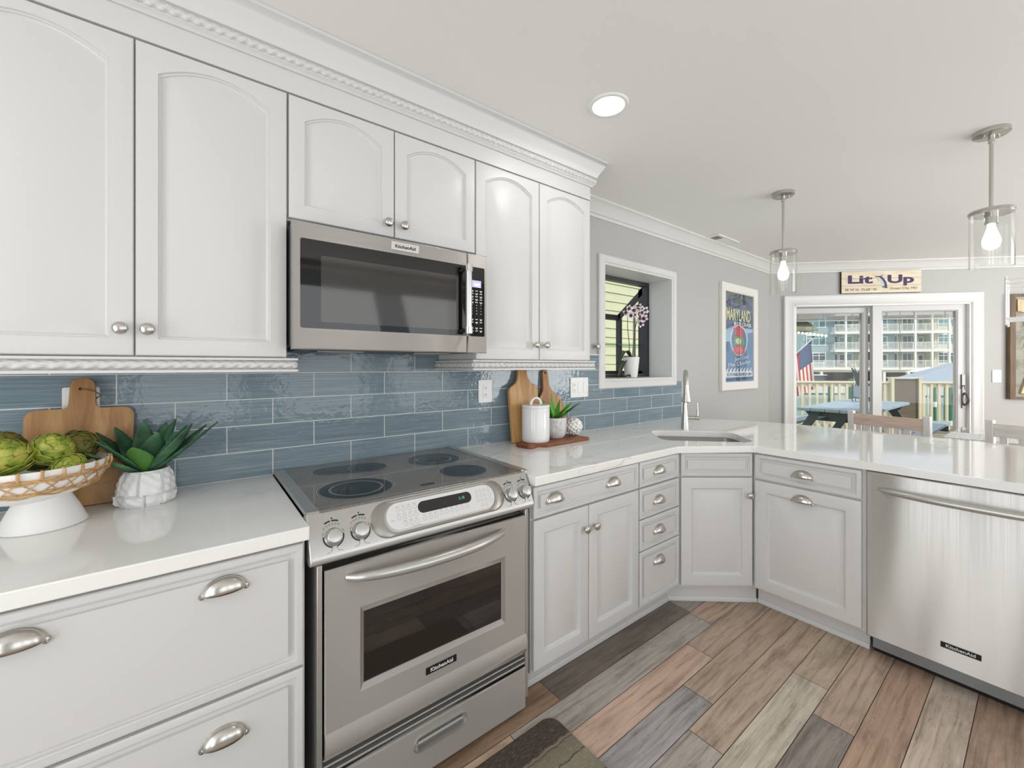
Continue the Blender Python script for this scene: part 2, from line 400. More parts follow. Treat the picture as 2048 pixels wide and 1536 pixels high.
_kn = M(); _prof = [(0, 0), (.006, 0), (.0055, .004), (.005, .010), (.007, .014), (.0125, .017), (.0165, .021), (.0165, .025), (.0135, .029), (.007, .0315), (0, .032)]
_kn.lathe(_prof, 20, xf=Matrix.Rotation(R(90), 4, 'X'), caps=False)
def knob(parent, x, y, z, s=1.0):
    o = _kobj.copy(); C.objects.link(o); o.parent = parent; o.location = (x, y, z); o.scale = (s,)*3; return o
_kobj = _kn.build('knob', nickel); 
_cp = M()
def _cupf(u, v):
    a = pi*u; b = pi/2*v
    r = 1.0
    return (-.043*cos(a), -.023*sin(a)*sin(b)-.001, .034*sin(a)*cos(b)-.012)
_cp.grid(_cupf, 22, 8)
for sgn in (-1, 1): _cp.lathe([(0, 0), (.0065, 0), (.006, .004), (0, .005)], 12, c=(0, 0, 0), xf=Matrix.Translation((sgn*.043, 0, -.012)) @ Matrix.Rotation(R(90), 4, 'X'), caps=False)
_cp.tube([_cupf(i/22, 0) for i in range(23)], .0022, 6)
_cobj = _cp.build('cup_pull', nickel, solid=.0018)
def pull(parent, x, y, z):
    o = _cobj.copy(); C.objects.link(o); o.parent = parent; o.location = (x, y, z); return o

def front(parent, kind, x0, x1, z0, z1, y=0, arch=0, fr=.05, top=None, knobs=(), pulls=(), name=None):
    w, h = x1-x0, z1-z0; m = M()
    (door_panel(m, w, h, .02, fr, arch, top) if kind == 'door' else drawer_front(m, w, h))
    o = m.build(name or kind, white, parent, loc=(x0, y, z0), smooth=25)
    for (kx, kz) in knobs: knob(o, kx-x0, -.02, kz-z0)
    for (kx, kz) in pulls: pull(o, kx-x0, -.0195, kz-z0)
    return o
_t = bpy.data.objects

def rope(m, pts_fn, L, r, pitch=.03, mi=0, n=12, ppp=9):
    """twisted rope bead of length L; pts_fn(s)->centre, with frame axes returned"""
    K = max(8, int(L/pitch*ppp)); LL = []
    for k in range(K+1):
        s = L*k/K; c, a, b = pts_fn(s); ring = []
        for i in range(n):
            ph = 2*pi*i/n; rr = r*(.72+.34*abs(sin(ph*1.0-2*pi*s/pitch/1.0*.5)))
            ring.append(c+a*(rr*cos(ph))+b*(rr*sin(ph)))
        LL.append(ring)
    m.loops(LL, True, True, True, mi)

FY = -.33            # face of the upper boxes
def upper(name, label, x0, x1, z0, z1, doors, knobs, rail=None, depth=.33):
    t = thing(name, label, 'cabinet', (x0, FY, z0))
    w, h = x1-x0, z1-z0
    m = M(); m.box(0, w, 0, depth-.002, 0, h); m.build('body', white, t)
    n = len(doors)
    for (a, b), kx in zip(doors, knobs):
        front(t, 'door', a-x0, b-x0, .004 if rail else .006, h-.004, 0, arch=.045, fr=.046, top=.03, knobs=[(kx-x0, .075 if rail else .052)])
    if rail:
        m = M(); p = [(0, 0), (.030, 0), (.030, -.006), (.020, -.010), (.020, -.032), (.030, -.036), (.030, -.043), (0, -.043)]
        q0, q1 = rail
        path = ([(q0[0]-x0, depth-.003)] if q0[1] else [])+[(q0[0]-x0, 0), (q1[0]-x0, 0)]+([(q1[0]-x0, depth-.003)] if q1[1] else [])
        # right hand side of travel: start at the wall on the left end, run to the right, return to the wall
        m.sweep(p, path)
        r = .0105; zc = -.021; segs = []
        def seg(A, B):
            A = Vector(A); B = Vector(B); d = (B-A).normalized(); nn = Vector((d.y, -d.x, 0))
            rope(m, lambda s: (A+d*s, nn, Vector((0, 0, 1))), (B-A).length, r)
        o = .0215
        if q0[1]: seg((q0[0]-x0-o, depth-.003, zc), (q0[0]-x0-o, -o, zc))
        seg((q0[0]-x0-(o if q0[1] else 0), -o, zc), (q1[0]-x0+(o if q1[1] else 0), -o, zc))
        if q1[1]: seg((q1[0]-x0+o, -o, zc), (q1[0]-x0+o, depth-.003, zc))
        m.build('light_rail', white, t)
    return t
upper('wall_cabinet', 'white wall cabinet with two tall arched doors, left of the microwave', -.492, .2375, 1.36, 2.222, [(-.489, -.131), (-.127, .2355)], [-.155, -.101], rail=((-.492, 0), (.2365, 1)))
upper('wall_cabinet', 'white wall cabinet with two short arched doors, directly above the microwave', .2395, .9545, 1.812, 2.222, [(.2415, .594), (.598, .9525)], [.566, .628])
upper('wall_cabinet', 'white wall cabinet with two narrow tall arched doors, right of the microwave', .9565, 1.682, 1.36, 2.222, [(.9585, 1.318), (1.322, 1.680)], [1.288, 1.350], rail=((.966, 1), (1.682, 1)))
# frieze and crown over the wall cabinets
m = M(); m.box(-.492, 1.682, FY-.018, -.003, 2.224, ZC-.002)
pf = [(0, 2.292), (.008, 2.292), (.012, 2.300), (.018, 2.304), (.018, 2.336), (.026, 2.338), (.028, 2.346), (.040, 2.368), (.055, 2.392), (.062, 2.404), (.070, 2.408), (.070, ZC-.001), (0, ZC-.001)]
m.sweep(pf, [(-.492, FY-.018), (1.682, FY-.018), (1.682, -.004)])
def sg(A, B):
    A = Vector(A); B = Vector(B); d = (B-A).normalized(); nn = Vector((d.y, -d.x, 0))
    rope(m, lambda s: (A+d*s, nn, Vector((0, 0, 1))), (B-A).length, .0125, .026)
sg((-.492, FY-.018-.018, 2.320), (1.70, FY-.018-.018, 2.320)); sg((1.70, FY-.036, 2.320), (1.70, -.004, 2.320))
struct(m.build('trim_2', white), 'white frieze board and rope crown moulding above the wall cabinets', 'moulding')

ZB0, ZB1 = .15, .876
def base(name, label, loc, rz, w, fronts, depth=.60, toe=True):
    t = thing(name, label, 'cabinet', (loc[0], loc[1], ZF), rz)
    m = M(); m.box(0, w, 0, depth, ZB0-ZF, ZB1-ZF); m.build('body', white, t)
    if toe:
        m = M(); m.box(0, w, .062, depth-.01, 0, ZB0-ZF); m.sweep([(0, 0), (.010, 0), (.010, .014), (.004, .022), (0, .022)], [(0, .062), (w, .062)]); m.build('toe_kick', white, t)
    for k in fronts:
        f = dict(k); kind = f.pop('k'); x0, x1, z0, z1 = f.pop('r')
        f['knobs'] = [(a, b-ZF) for a, b in f.get('knobs', ())]; f['pulls'] = [(a, b-ZF) for a, b in f.get('pulls', ())]
        front(t, kind, x0, x1, z0-ZF, z1-ZF, **f)
    return t
BY = -.632
base('base_cabinet', 'white drawer base cabinet under the counter left of the range', (-.45, BY), 0, .683, [
    dict(k='drawer', r=(.004, .677, .548, .868), pulls=[(.176, .812), (.506, .812)]),
    dict(k='drawer', r=(.004, .677, .19, .540), pulls=[(.176, .455), (.506, .455)])])
base('base_cabinet', 'white base cabinet with one wide drawer over two doors, right of the range', (1.022, BY), 0, .668, [
    dict(k='drawer', r=(.004, .664, .748, .870), pulls=[(.114, .812), (.475, .812)]),
    dict(k='door', r=(.004, .311, .165, .740), fr=.052, knobs=[(.281, .650)]),
    dict(k='door', r=(.315, .664, .165, .740), fr=.052, knobs=[(.341, .650)])])
base('base_cabinet', 'white base cabinet of four stacked drawers beside the corner sink cabinet', (1.692, BY), 0, .362, [
    dict(k='drawer', r=(.004, .348, .748, .870), pulls=[(.165, .812)]),
    dict(k='drawer', r=(.004, .348, .594, .740), pulls=[(.163, .664)]),
    dict(k='drawer', r=(.004, .348, .440, .588), pulls=[(.163, .516)]),
    dict(k='drawer', r=(.004, .348, .175, .434), pulls=[(.163, .364)])])
# corner cabinet set across the corner
cs_, ce_ = Vector((2.056, BY)), Vector((2.372, -.880)); dv = (ce_-cs_); ca = math.atan2(dv.y, dv.x); cl = dv.length
t = thing('corner_cabinet', 'white corner sink cabinet with one blank drawer front and one door, set at an angle', 'cabinet', (cs_.x, cs_.y, ZF), ca)
m = M(); u = dv.normalized(); nn = Vector((-u.y, u.x))
def tl(p): d = Vector(p)-cs_; return (d.dot(u), d.dot(nn))
m.box(0, cl, 0, .34, ZB0-ZF, .60-ZF); m.box(0, cl, 0, .05, .60-ZF, ZB1-ZF); m.build('body', white, t)
m = M(); poly = [tl((2.060, -.566)), tl((2.430, -.873)), (cl-.02, .34), (.02, .34)]
m.prism(poly, 0, ZB0-ZF); pa, pb = poly[0], poly[1]; m.sweep([(0, 0), (.010, 0), (.010, .014), (.004, .022), (0, .022)], [pa, pb]); m.build('toe_kick', white, t)
front(t, 'drawer', .012, cl-.012, .748-ZF, .870-ZF, name='drawer_front')
front(t, 'door', .012, cl-.012, .165-ZF, .740-ZF, fr=.055, knobs=[(cl-.034, .650-ZF)])
PX = 2.374
base('base_cabinet', 'white peninsula cabinet with a pull-out front between the corner cabinet and the dishwasher', (PX, -.882), R(-90), .470, [
    dict(k='drawer', r=(.014, .456, .740, .868), pulls=[(.231, .800)]),
    dict(k='door', r=(.014, .456, .162, .730), fr=.055, pulls=[(.231, .680)])])
# panel closing the end of the peninsula
t = thing('end_panel', 'white panel closing the peninsula beyond the dishwasher', 'panel', (PX, -1.960, ZF))
m = M(); m.box(-.015, .62, -.030, 0, 0, ZB1-ZF); m.build('panel', white, t)
t = thing('back_panel', 'white panel along the dining side of the peninsula', 'panel', (2.998, -1.955, ZF))
m = M(); m.box(0, .02, 0, 1.35, 0, ZB1-ZF); m.build('panel', white, t)

# ------------------------------------------------------------------ worktops
CT0, CT1 = .878, .914
t = thing('countertop', 'white veined stone counter left of the range', 'countertop', (0, 0, 0))
m = M(); m.box(-.50, .2395, -.665, -.010, CT0, CT1); m.build('slab', quartz, t, bev=.003)
def sinkpt(e_, m_): return ((e_+m_)*sqrt(.5), (m_-e_)*sqrt(.5))
outer = [(1.022, -.010), (1.022, -.665), (2.0, -.668), (2.345, -.908), (2.345, -2.02), (3.44, -2.02), (3.44, -.86), (3.425, -.70), (3.385, -.54), (3.31, -.36), (3.22, -.20), (3.17, -.10), (3.16, -.010)]
hole = [sinkpt(a, b) for a, b in rrect(.50, .355, .07, 6, 2.097, 1.298)]
b = bmesh.new(); ov = [b.verts.new((x, y, CT1)) for x, y in outer]; hv = [b.verts.new((x, y, CT1)) for x, y in hole]
es = [b.edges.new((L[i], L[(i+1) % len(L)])) for L in (ov, hv) for i in range(len(L))]
bmesh.ops.triangle_fill(b, use_beauty=True, use_dissolve=False, edges=es)
r = bmesh.ops.extrude_face_region(b, geom=list(b.faces))
for g in r['geom']:
    if isinstance(g, bmesh.types.BMVert): g.co.z = CT0
bmesh.ops.recalc_face_normals(b, faces=b.faces)
me = bpy.data.meshes.new('slab'); b.to_mesh(me); b.free(); me.materials.append(quartz)
t = thing('countertop', 'white veined stone counter turning from the range round the sink into the peninsula', 'countertop', (0, 0, 0))
o = bpy.data.objects.new('slab', me); C.objects.link(o); o.parent = t
d = o.modifiers.new('bevel', 'BEVEL'); d.width = .003; d.segments = 2; d.limit_method = 'ANGLE'; d.angle_limit = R(50)
t = thing('sink', 'undermount stainless steel sink in the corner counter', 'sink', (*sinkpt(2.097, 1.298), CT0), R(-45))
m = M(); L = []
for k, (w_, h_, z_, rr_) in enumerate(((.50, .355, -.001, .07), (.505, .36, -.004, .072), (.49, .345, -.15, .06), (.46, .315, -.175, .05), (.06, .06, -.18, .029))):
    L.append([(x, y, z_) for x, y in rrect(w_, h_, rr_, 6)])
m.loops(L, True, False, True); m.build('basin', steel_m, t, solid=.002)
m = M(); m.lathe([(0, -.178), (.035, -.178), (.04, -.174), (.02, -.174), (0, -.176)], 20, caps=False); m.build('drain', chrome, t)

# faucet
fb = Vector((2.592, -.368)); t = thing('faucet', 'brushed nickel pull-down faucet standing behind the corner sink', 'faucet', (fb.x, fb.y, CT1))
m = M(); m.lathe([(0, 0), (.027, 0), (.0265, .006), (.0215, .07), (.0155, .13), (.0135, .17), (.0130, .20), (0, .20)], 24, caps=False); m.build('base', nickel, t)
fd = Vector((-.84, -.54, 0)); up = Vector((0, 0, 1)); rad = .078
pts = [up*.19, up*.26, up*.305]+[up*.305+fd*rad*(1-cos(a))+up*rad*sin(a) for a in [R(x) for x in range(15, 181, 15)]]
m = M(); m.tube(pts, [.0135]*len(pts), 16); m.build('neck', nickel, t)
e0 = pts[-1]; m = M(); m.tube([e0, e0-up*.02, e0-up*.06, e0-up*.11, e0-up*.112], [.0150, .0165, .0215, .030, .028], 20); m.tube([e0-up*.1115, e0-up*.114], [.026, .024], 16, 1); m.build('spray_head', [nickel, black], t)
hd = Vector((.62, -.78, 0)).normalized(); m = M(); m.tube([hd*.015+up*.075, hd*.060+up*.075, hd*.061+up*.075, hd*.063+up*.075, hd*.064+up*.075, hd*.090+up*.075], [.0145, .0145, .0125, .0125, .0145, .0145], 18); m.build('valve', nickel, t)
m = M(); q = hd*.077+up*.088; m.tube([q, q+up*.035+hd*.001, q+up*.09-hd*.002], [.006, .005, .0035], 10); m.build('lever', nickel, t)

# ------------------------------------------------------------------ tiled backsplash
t = thing('tile_backsplash', 'blue grey glazed tile backsplash with white joints behind the counters', 'backsplash', (0, 0, 0))
m = M()
poly = [(-.55, .912), (3.165, .912), (3.165, 1.208), (2.150, 1.208), (2.150, 1.405), (.0, 1.405), (-.55, 1.405)]
m.prism(poly, -.010, -.001, 'y'); m.build('tile_field', tile, t)
for q in ((1.683, 2.150, 1.405, 1.412), (3.165, 3.170, .914, 1.208)): m = M(); m.box(q[0], q[1], -.013, -.001, q[2], q[3]); m.build('edge_trim', trimw, t)

# ------------------------------------------------------------------ microwave
mwglass = mat('black_glass', '#0b0a0a', .03, spec=.6)
meshwin = mat('microwave_window', '#3a3733', .06, spec=.7)  # mesh grey, its tone also standing in for the reflection of lit cabinets
legend = mat('white_legend', '#d9d9d9', .5)
t = thing('microwave', 'stainless over-the-range microwave with black glass door above the range', 'microwave', (.2375, -.40, 1.388))
w = .7215; h = .400
m = M(); m.box(.003, w-.003, 0, .385, .012, h, 0); m.box(.03, w-.03, .02, .36, 0, .013, 0); m.build('body', mat('charcoal_steel', '#2c3238', .35, .3), t, bev=.003)
for a in (.10, .46): m = M(); m.box(a, a+.16, .10, .22, -.003, 0); m.build('grease_filter', steel_m, t)
def frame_mesh(m, x0, x1, z0, z1, gx0, gx1, gz0, gz1, y0, y1, mi=0, dep=.002):
    """slab with a shallow recess gx/gz in its front (y0 is the front)"""
    def q(a, b, c_, d, y): return [(a, y, c_), (b, y, c_), (b, y, d), (a, y, d)]
    m.loops([q(x0, x1, z0, z1, y1), q(x0, x1, z0, z1, y0+.003), q(x0+.003, x1-.003, z0+.003, z1-.003, y0), q(gx0, gx1, gz0, gz1, y0), q(gx0, gx1, gz0, gz1, y0+dep)], True, True, True, mi)
xd = .628
m = M(); frame_mesh(m, 0, xd-.0008, 0, h, .022, xd-.0008-.0001, .067, .348, -.030, -.001); dr = m.build('door', steel_m, t, smooth=30)
m = M(); m.prism(rrect(xd-.023, .281, .008, 4, (.022+xd-.001)/2, .2075), -.0297, -.027, 'y'); gd = m.build('glass_panel', mwglass, dr)
m = M(); m.prism(rrect(.505, .212, .004, 3, .335, .195), -.0300, -.0290, 'y'); m.build('window_mesh', meshwin, gd)
m = M(); frame_mesh(m, xd+.0008, w, 0, h, xd+.0009, w-.012, .067, .348, -.030, -.001); cp = m.build('control_panel', steel_m, t, smooth=30)
m = M(); m.prism(rrect(w-.012-xd-.001, .281, .006, 4, (xd+.001+w-.012)/2, .2075), -.0297, -.027, 'y'); kp = m.build('keypad', mwglass, cp)
m = M(); m.box(.648, .693, -.0302, -.0295, .266, .294); ds = m.build('display', emit('lcd', '#a9a6cc', .75), kp)
text('clock_digits', '2:18', .015, emit('lcd_digits', '#ffffff', 1.3), ds, (.672, -.0304, .277))
m = M()
for r_ in range(15):
    if r_ in (9, 12): continue
    for c_ in range(3):
        ww = .012 if r_ < 5 or r_ > 9 else .003; xx = .650+c_*.021
        m.box(xx-ww/2, xx+ww/2, -.0301, -.0296, .250-r_*.0116, .2535-r_*.0116)
        if ww > .01 and (r_+c_) % 2 == 0: m.box(xx-ww/3, xx+ww/3, -.0301, -.0296, .2465-r_*.0116, .249-r_*.0116)
m.build('key_legends', legend, kp)
m = M(); m.tube([(.612, -.066, .088), (.612, -.066, .330)], .0125, 18); hb = m.build('handle', mat('bright_handle', '#d9d8d6', .28, .85), t)
for z_ in (.088, .330):
    m = M(); m.tube([(.612, -.066, z_-.014), (.612, -.066, z_+.014)], .0158, 18); m.tube([(.612, -.03, z_), (.612, -.066, z_)], .008, 12); m.build('end_cap', chrome, hb)
m = M(); m.box(.313, .418, -.0335, -.030, .360, .390); bdg = m.build('badge', mat('pale_badge', '#d5d3cf', .3, .5), t, bev=.001)
text('lettering', 'KitchenAid', .0165, black, bdg, (.3655, -.0337, .374), xs=1.05, bold=.018)

# ------------------------------------------------------------------ range
t = thing('range', 'stainless slide-in electric range with smooth glass cooktop and lower drawer', 'range', (.625, -.66, ZF))
ctglass = mat('cooktop_glass', '#565049', .05, spec=.6); tt = NT(ctglass)
nn_ = noise(tt, coords(tt, (1, 1, 1)), 420, 2, .7); tt.link(ramp(tt, nn_, [(.35, '#57514a'), (.6, '#857e75'), (.8, '#a8a198')]), P(ctglass).inputs['Base Color'])
burn = mat('burner_black', '#0c0d0f', .05, spec=.4); ringm = mat('burner_ring', '#b9b6b0', .2)
m = M(); m.box(.264, .986, -.628, -.02, .11, .90).at(t); m.build('body', mat('dark_enamel', '#232323', .5), t)
m = M()
for a, b in ((.258, .2715), (.9755, .990)): m = M(); m.box(a, b, -.660, -.05, .10, .800); m.at(t).build('side_trim', steel_sat, t, bev=.002)
for a, b in ((.2425, .276), (1.000, 1.030)):
    m = M(); m.prism([(-.612, .915), (-.612, .926), (-.605, .932), (-.02, .932), (-.013, .926), (-.013, .915)], a, b, 'x')
    m.at(t).build('cooktop_rail', steel_sat, t, bev=.002)
m = M(); m.box(.274, 1.002, -.614, -.016, .912, .9285).at(t); ck = m.build('cooktop', ctglass, t, bev=.002)
def disc(m, cx, cy, r, z, mi=0, n=48, inner=0):
    if inner: m.loops([[(cx+q*cos(2*pi*i/n), cy+q*sin(2*pi*i/n), z) for i in range(n)] for q in (inner, r)], True, mi=mi)
    else: m.add([(cx+r*cos(2*pi*i/n), cy+r*sin(2*pi*i/n), z) for i in range(n)], [list(range(n))], mi)
ZT = .9288
for cx, cy, r, ri in ((.428, -.440, .122, .085), (.826, -.214, .115, .075), (.828, -.460, .097, 0)):
    m = M(); disc(m, cx, cy, r, ZT, 0); disc(m, cx, cy, r, ZT+.0003, 1, inner=r-.0022); disc(m, cx, cy, r-.006, ZT+.0003, 1, inner=r-.0072)
    if ri: disc(m, cx, cy, ri, ZT+.0003, 1, inner=ri-.0022); disc(m, cx, cy, ri-.005, ZT+.0003, 1, inner=ri-.0062)
    m.at(t).build('burner', [burn, ringm], ck, smooth=0, recalc=False)
m = M()
def caps(off): return [(.552+(.078-off)*cos(a), -.180+(.078-off)*sin(a), ZT) for a in [R(x) for x in range(-90, 91, 6)]]+[(.415+(.064-off)*cos(a), -.150+(.064-off)*sin(a), ZT) for a in [R(x) for x in range(90, 271, 6)]]
m.add(caps(0), [list(range(len(caps(0))))], 0); up_ = lambda L: [(x, y, z+.0003) for x, y, z in L]
m.loops([up_(caps(0)), up_(caps(.0022))], True, mi=1); disc(m, .552, -.180, .074, ZT+.0004, 1, inner=.072)
m.at(t).build('burner', [burn, ringm], ck, smooth=0, recalc=False)
m = M(); m.prism(rrect(.05, .016, .003, 3, .635, -.545), ZT, ZT+.0003).at(t); mk = m.build('cooktop_mark', burn, ck)
# sloped control panel
m = M(); pr_ = [(-.56, .905), (-.600, .9285), (-.609, .9290), (-.616, .924), (-.666, .826), (-.670, .814), (-.668, .806), (-.655, .800), (-.56, .800)]
m.prism(pr_, .240, 1.014, 'x').at(t); pn = m.build('control_panel', steel_sat, t, bev=.004, seg=3)
base_xf = Matrix.Translation((0-.625, -.641+.66, .875-ZF)) @ Matrix.Rotation(R(63), 4, 'X')
def pxf(x, u, h=0): return base_xf @ Matrix.Translation((x, u, h))
m = M(); L = []
for ww, hh, z_ in ((.482, .106, .0005), (.478, .102, .0025), (.40, .088, .0015), (.398, .086, -.001)): L.append([(x, y, z_) for x, y in rrect(ww, hh, hh/2-.0005, 10)])
m.loops(L, True, xf=pxf(.648, .0)); m.build('oval_bezel', mat('bezel_silver', '#98958f', .3, .8), pn, smooth=50)
m = M(); m.prism(rrect(.392, .080, .0395, 10), .0002, .0030, xf=pxf(.650, .002)); ov_ = m.build('touch_panel', mat('touch_panel_white', '#d9d8d6', .35), pn)
m = M(); m.prism(rrect(.196, .036, .0178, 8), .0030, .0036, xf=pxf(.655, .013)); dsp = m.build('display', mwglass, ov_)
def panel_text(s, x, u, size, mt, par, name, h=.0036, **kw):
    o = text(name, s, size, mt, par, (0, 0, 0), **kw); o.matrix_local = pxf(x, u, h); return o
panel_text('2:18', .715, .014, .013, emit('clock_green', '#4f9a86', .55), dsp, 'clock_digits')
ringg = mat('grey_legend', '#a7a6a4', .5); m = M()
def tring(x, u, r=.0062):
    xf = pxf(x, u, .0032); n = 16
    m.loops([[tuple(xf @ Vector((q*cos(2*pi*i/n), q*sin(2*pi*i/n), 0))) for i in range(n)] for q in (r-.001, r)], True)
def tbar(x, u, w_, h_=.0016): m.prism([(x-w_/2, u-h_/2), (x+w_/2, u-h_/2), (x+w_/2, u+h_/2), (x-w_/2, u+h_/2)], .0030, .0033, xf=pxf(0, 0))
for k in range(4):
    for r_, du in ((0, .020), (1, -.003)):
        tring(.492+k*.0185, du); tbar(.492+k*.0185, du+.010, .010)
for k in range(3): tring(.510+k*.0185, -.025); tbar(.510+k*.0185, -.015, .010)
for k in range(9): tring(.574+k*.0195, -.022 if k < 3 else -.017); tbar(.574+k*.0195, -.011 if k < 3 else -.0065, .009)
for a in range(3):
    for b_ in range(3): tring(.775+a*.0165, .024-b_*.0155, .0052)
for b_ in range(3): tring(.826, .022-b_*.018, .0066)
tbar(.472, -.008, .012); tbar(.545, -.036, .03); tring(.79, -.024, .0052); tring(.806, -.024, .0052)
m.build('key_legends', ringg, ov_, smooth=0, recalc=False)
for kx in (.3035, .377, .9175, .982):
    m = M(); m.lathe([(0, 0), (.0245, 0), (.0235, .003), (.0215, .005), (.0205, .018), (.0185, .0215), (.0165, .0225), (0, .0225)], 28, xf=pxf(kx, -.012), caps=False); m.prism(rrect(.003, .015, .0012, 3, 0, .010), .0222, .0236, xf=pxf(kx, -.012) @ Matrix.Rotation(R(-6), 4, 'Z')); kb = m.build('knob', steel_sat, pn)
    m = M(); xf = pxf(kx, -.012, .0006)
    def arc(r0, r1, a0, a1, n=14): m.loops([[tuple(xf @ Vector((q*cos(R(a0+(a1-a0)*i/n)), q*sin(R(a0+(a1-a0)*i/n)), 0))) for i in range(n+1)] for q in (r0, r1)], False)
    arc(.0250, .0282, 170, 258); arc(.0250, .0282, 282, 370); arc(.0415, .0455, 97, 118); arc(.0415, .0455, 68, 92)
    for a in (62, 76, 90, 104, 118, 132): arc(.0345, .0358, a-4, a+4, 3); arc(.0310, .0322, a-1.2, a+1.2, 2)
    disc_ = [tuple(xf @ Vector((.0022*cos(2*pi*i/12), .050+.0022*sin(2*pi*i/12), 0))) for i in range(12)]; m.add(disc_, [list(range(12))])
    for sx_, a in ((-1, 258), (1, 282)):
        p0 = (.027*cos(R(a)), .027*sin(R(a))); p1 = (p0[0]+sx_*.003, p0[1]-.010); p2 = (p0[0]+sx_*.016, p0[1]-.013)
        for (ax_, ay), (bx, by) in ((p0, p1), (p1, p2)): m.tube([xf @ Vector((ax_, ay, 0)), xf @ Vector((bx, by, 0))], .0004, 4)
    arc(.0290, .0300, 145, 166); arc(.0290, .0300, 14, 35)
    m.build('dial_marks', black, pn, smooth=0, recalc=False)
# oven door
def q4(a, b, c_, d, y): return [(a, y, c_), (b, y, c_), (b, y, d), (a, y, d)]
m = M(); X0, X1 = .2755, .9715
m.loops([q4(X0, X1, .345, .784, -.630), q4(X0, X1, .345, .784, -.664), q4(X0+.003, X1-.003, .345, .781, -.668), q4(.369, .877, .419, .657, -.668), q4(.377, .869, .431, .645, -.662), q4(.381, .865, .435, .638, -.660), q4(.381, .865, .435, .638, -.640)], True, True, True)
dr = m.at(t).build('oven_door', steel_m, t, smooth=25)
m = M(); m.box(.380, .866, -.6575, -.650, .434, .639).at(t); m.build('window', mat('oven_glass', '#1a1614', .03, spec=.8), dr)
m = M(); m.prism([(-.630, .345), (-.668, .345), (-.675, .335), (-.678, .310), (-.674, .285), (-.666, .277), (-.630, .277)], X0, X1, 'x').at(t); m.build('lower_trim', steel_m, dr)
m = M(); hp = []; hr = []
for i in range(25):
    u = i/24; s_ = sin(pi*u)**.55 if 0 < u < 1 else 0; hp.append((.335+.535*u, -.664-.068*s_, .751+.004*s_)); hr.append(.010+.006*min(1, s_*1.2))
m.tube(hp, hr, 16); m.at(t).build('handle', steel_sat, dr)
m = M(); m.box(.570, .678, -.6705, -.667, .373, .395).at(t); bd = m.build('badge', black, dr, bev=.001)
text('lettering', 'KitchenAid', .0165, legend, bd, (.624-.625, -.6708+.66, .384-ZF), xs=1.08, bold=.02)
m = M()
for z0, z1, yy in ((.262, .268, -.655), (.246, .252, -.658), (.229, .236, -.662)): m = M(); m.box(X0-.002, X1+.002, yy, -.62, z0, z1); m.at(t).build('vent_slat', steel_sat, t, bev=.0015)
m = M(); m.loops([q4(X0-.003, X1+.001, .070, .221, -.63), q4(X0-.003, X1+.001, .070, .221, -.664), q4(X0, X1-.002, .073, .218, -.668)], True, True, False)
outer_ = [(X0, .073), (X1-.002, .073), (X1-.002, .218), (X0, .218)]
hs = rrect(.185, .045, .0222, 8, .624, .170); nH = len(hs)
# face round the recessed grip, then the bowl of the grip
bmx = bmesh.new(); o4 = [bmx.verts.new((a, -.668, b_)) for a, b_ in outer_]; h4 = [bmx.verts.new((a, -.668, b_)) for a, b_ in hs]
ed = [bmx.edges.new((Lq[i], Lq[(i+1) % len(Lq)])) for Lq in (o4, h4) for i in range(len(Lq))]
bmesh.ops.triangle_fill(bmx, use_beauty=True, edges=ed); bmx.verts.index_update()
m.add([v_.co[:] for v_ in bmx.verts], [[v_.index for v_ in f.verts] for f in bmx.faces]); bmx.free()
dw_ = m.at(t).build('drawer', steel_m, t, smooth=25)
m = M(); L = [[(a, y_, b_) for a, b_ in rrect(.185+e_, .045+e_, .0222+e_/2, 8, .624, .170)] for e_, y_ in ((.004, -.668), (.003, -.6715), (-.001, -.6715), (-.004, -.666), (-.008, -.648))]
m.loops(L, True, False, True); m.prism([(-.6665, .170), (-.664, .176), (-.650, .1755), (-.650, .166)], .545, .703, 'x'); m.at(t).build('recessed_handle', steel_sat, dw_)
m = M(); m.box(.285, .965, -.60, -.06, .072, .112).at(t); m.build('plinth', darkgap, t)
for fx in (.31, .94):
    for fy in (-.58, -.08):
        m = M(); m.lathe([(.012, ZF), (.018, ZF), (.018, ZF+.008), (.008, ZF+.01), (.008, .08), (0, .08)], 14, c=(fx, fy, 0)).at(t); m.build('foot', black, t)

# ------------------------------------------------------------------ dishwasher
t = thing('dishwasher', 'stainless dishwasher with a bar handle at the end of the peninsula', 'dishwasher', (PX, -1.357, ZF), R(-90))
m = M(); m.box(.006, .594, .02, .58, .09, .822); m.build('body', darkgap, t)
m = M(); L = [q4(0, .600, .098, .823, .018), q4(0, .600, .098, .823, -.020), q4(.004, .596, .102, .819, -.024)]; m.loops(L, True, True, False)
m.grid(lambda u, v: (.004+.592*u, -.024-.0*sin(pi*u), .102+.717*v), 1, 1); dr = m.build('door', steel_dw, t, smooth=25)
m = M(); hp = []; hr = []
for i in range(25):
    u = i/24; s_ = sin(pi*u)**.4 if 0 < u < 1 else 0; hp.append((.042+.516*u, -.020-.046*s_, .752)); hr.append(.007+.0075*min(1, s_*1.1))
m.tube(hp, hr, 14); m.build('handle', steel_sat, dr)
m = M(); m.box(.228, .336, -.0265, -.0235, .172, .194); bd = m.build('badge', black, dr, bev=.001)
text('lettering', 'KitchenAid', .0165, legend, bd, (.282, -.0267, .183), xs=1.08, bold=.02)
m = M(); m.box(.01, .59, .035, .05, .028, .096); m.build('kick_plate', mat('zinc_kick', '#9aa0a4', .4, .7), t)
m = M(); m.box(.01, .59, .06, .5, .002, .03); m.build('base', black, t)

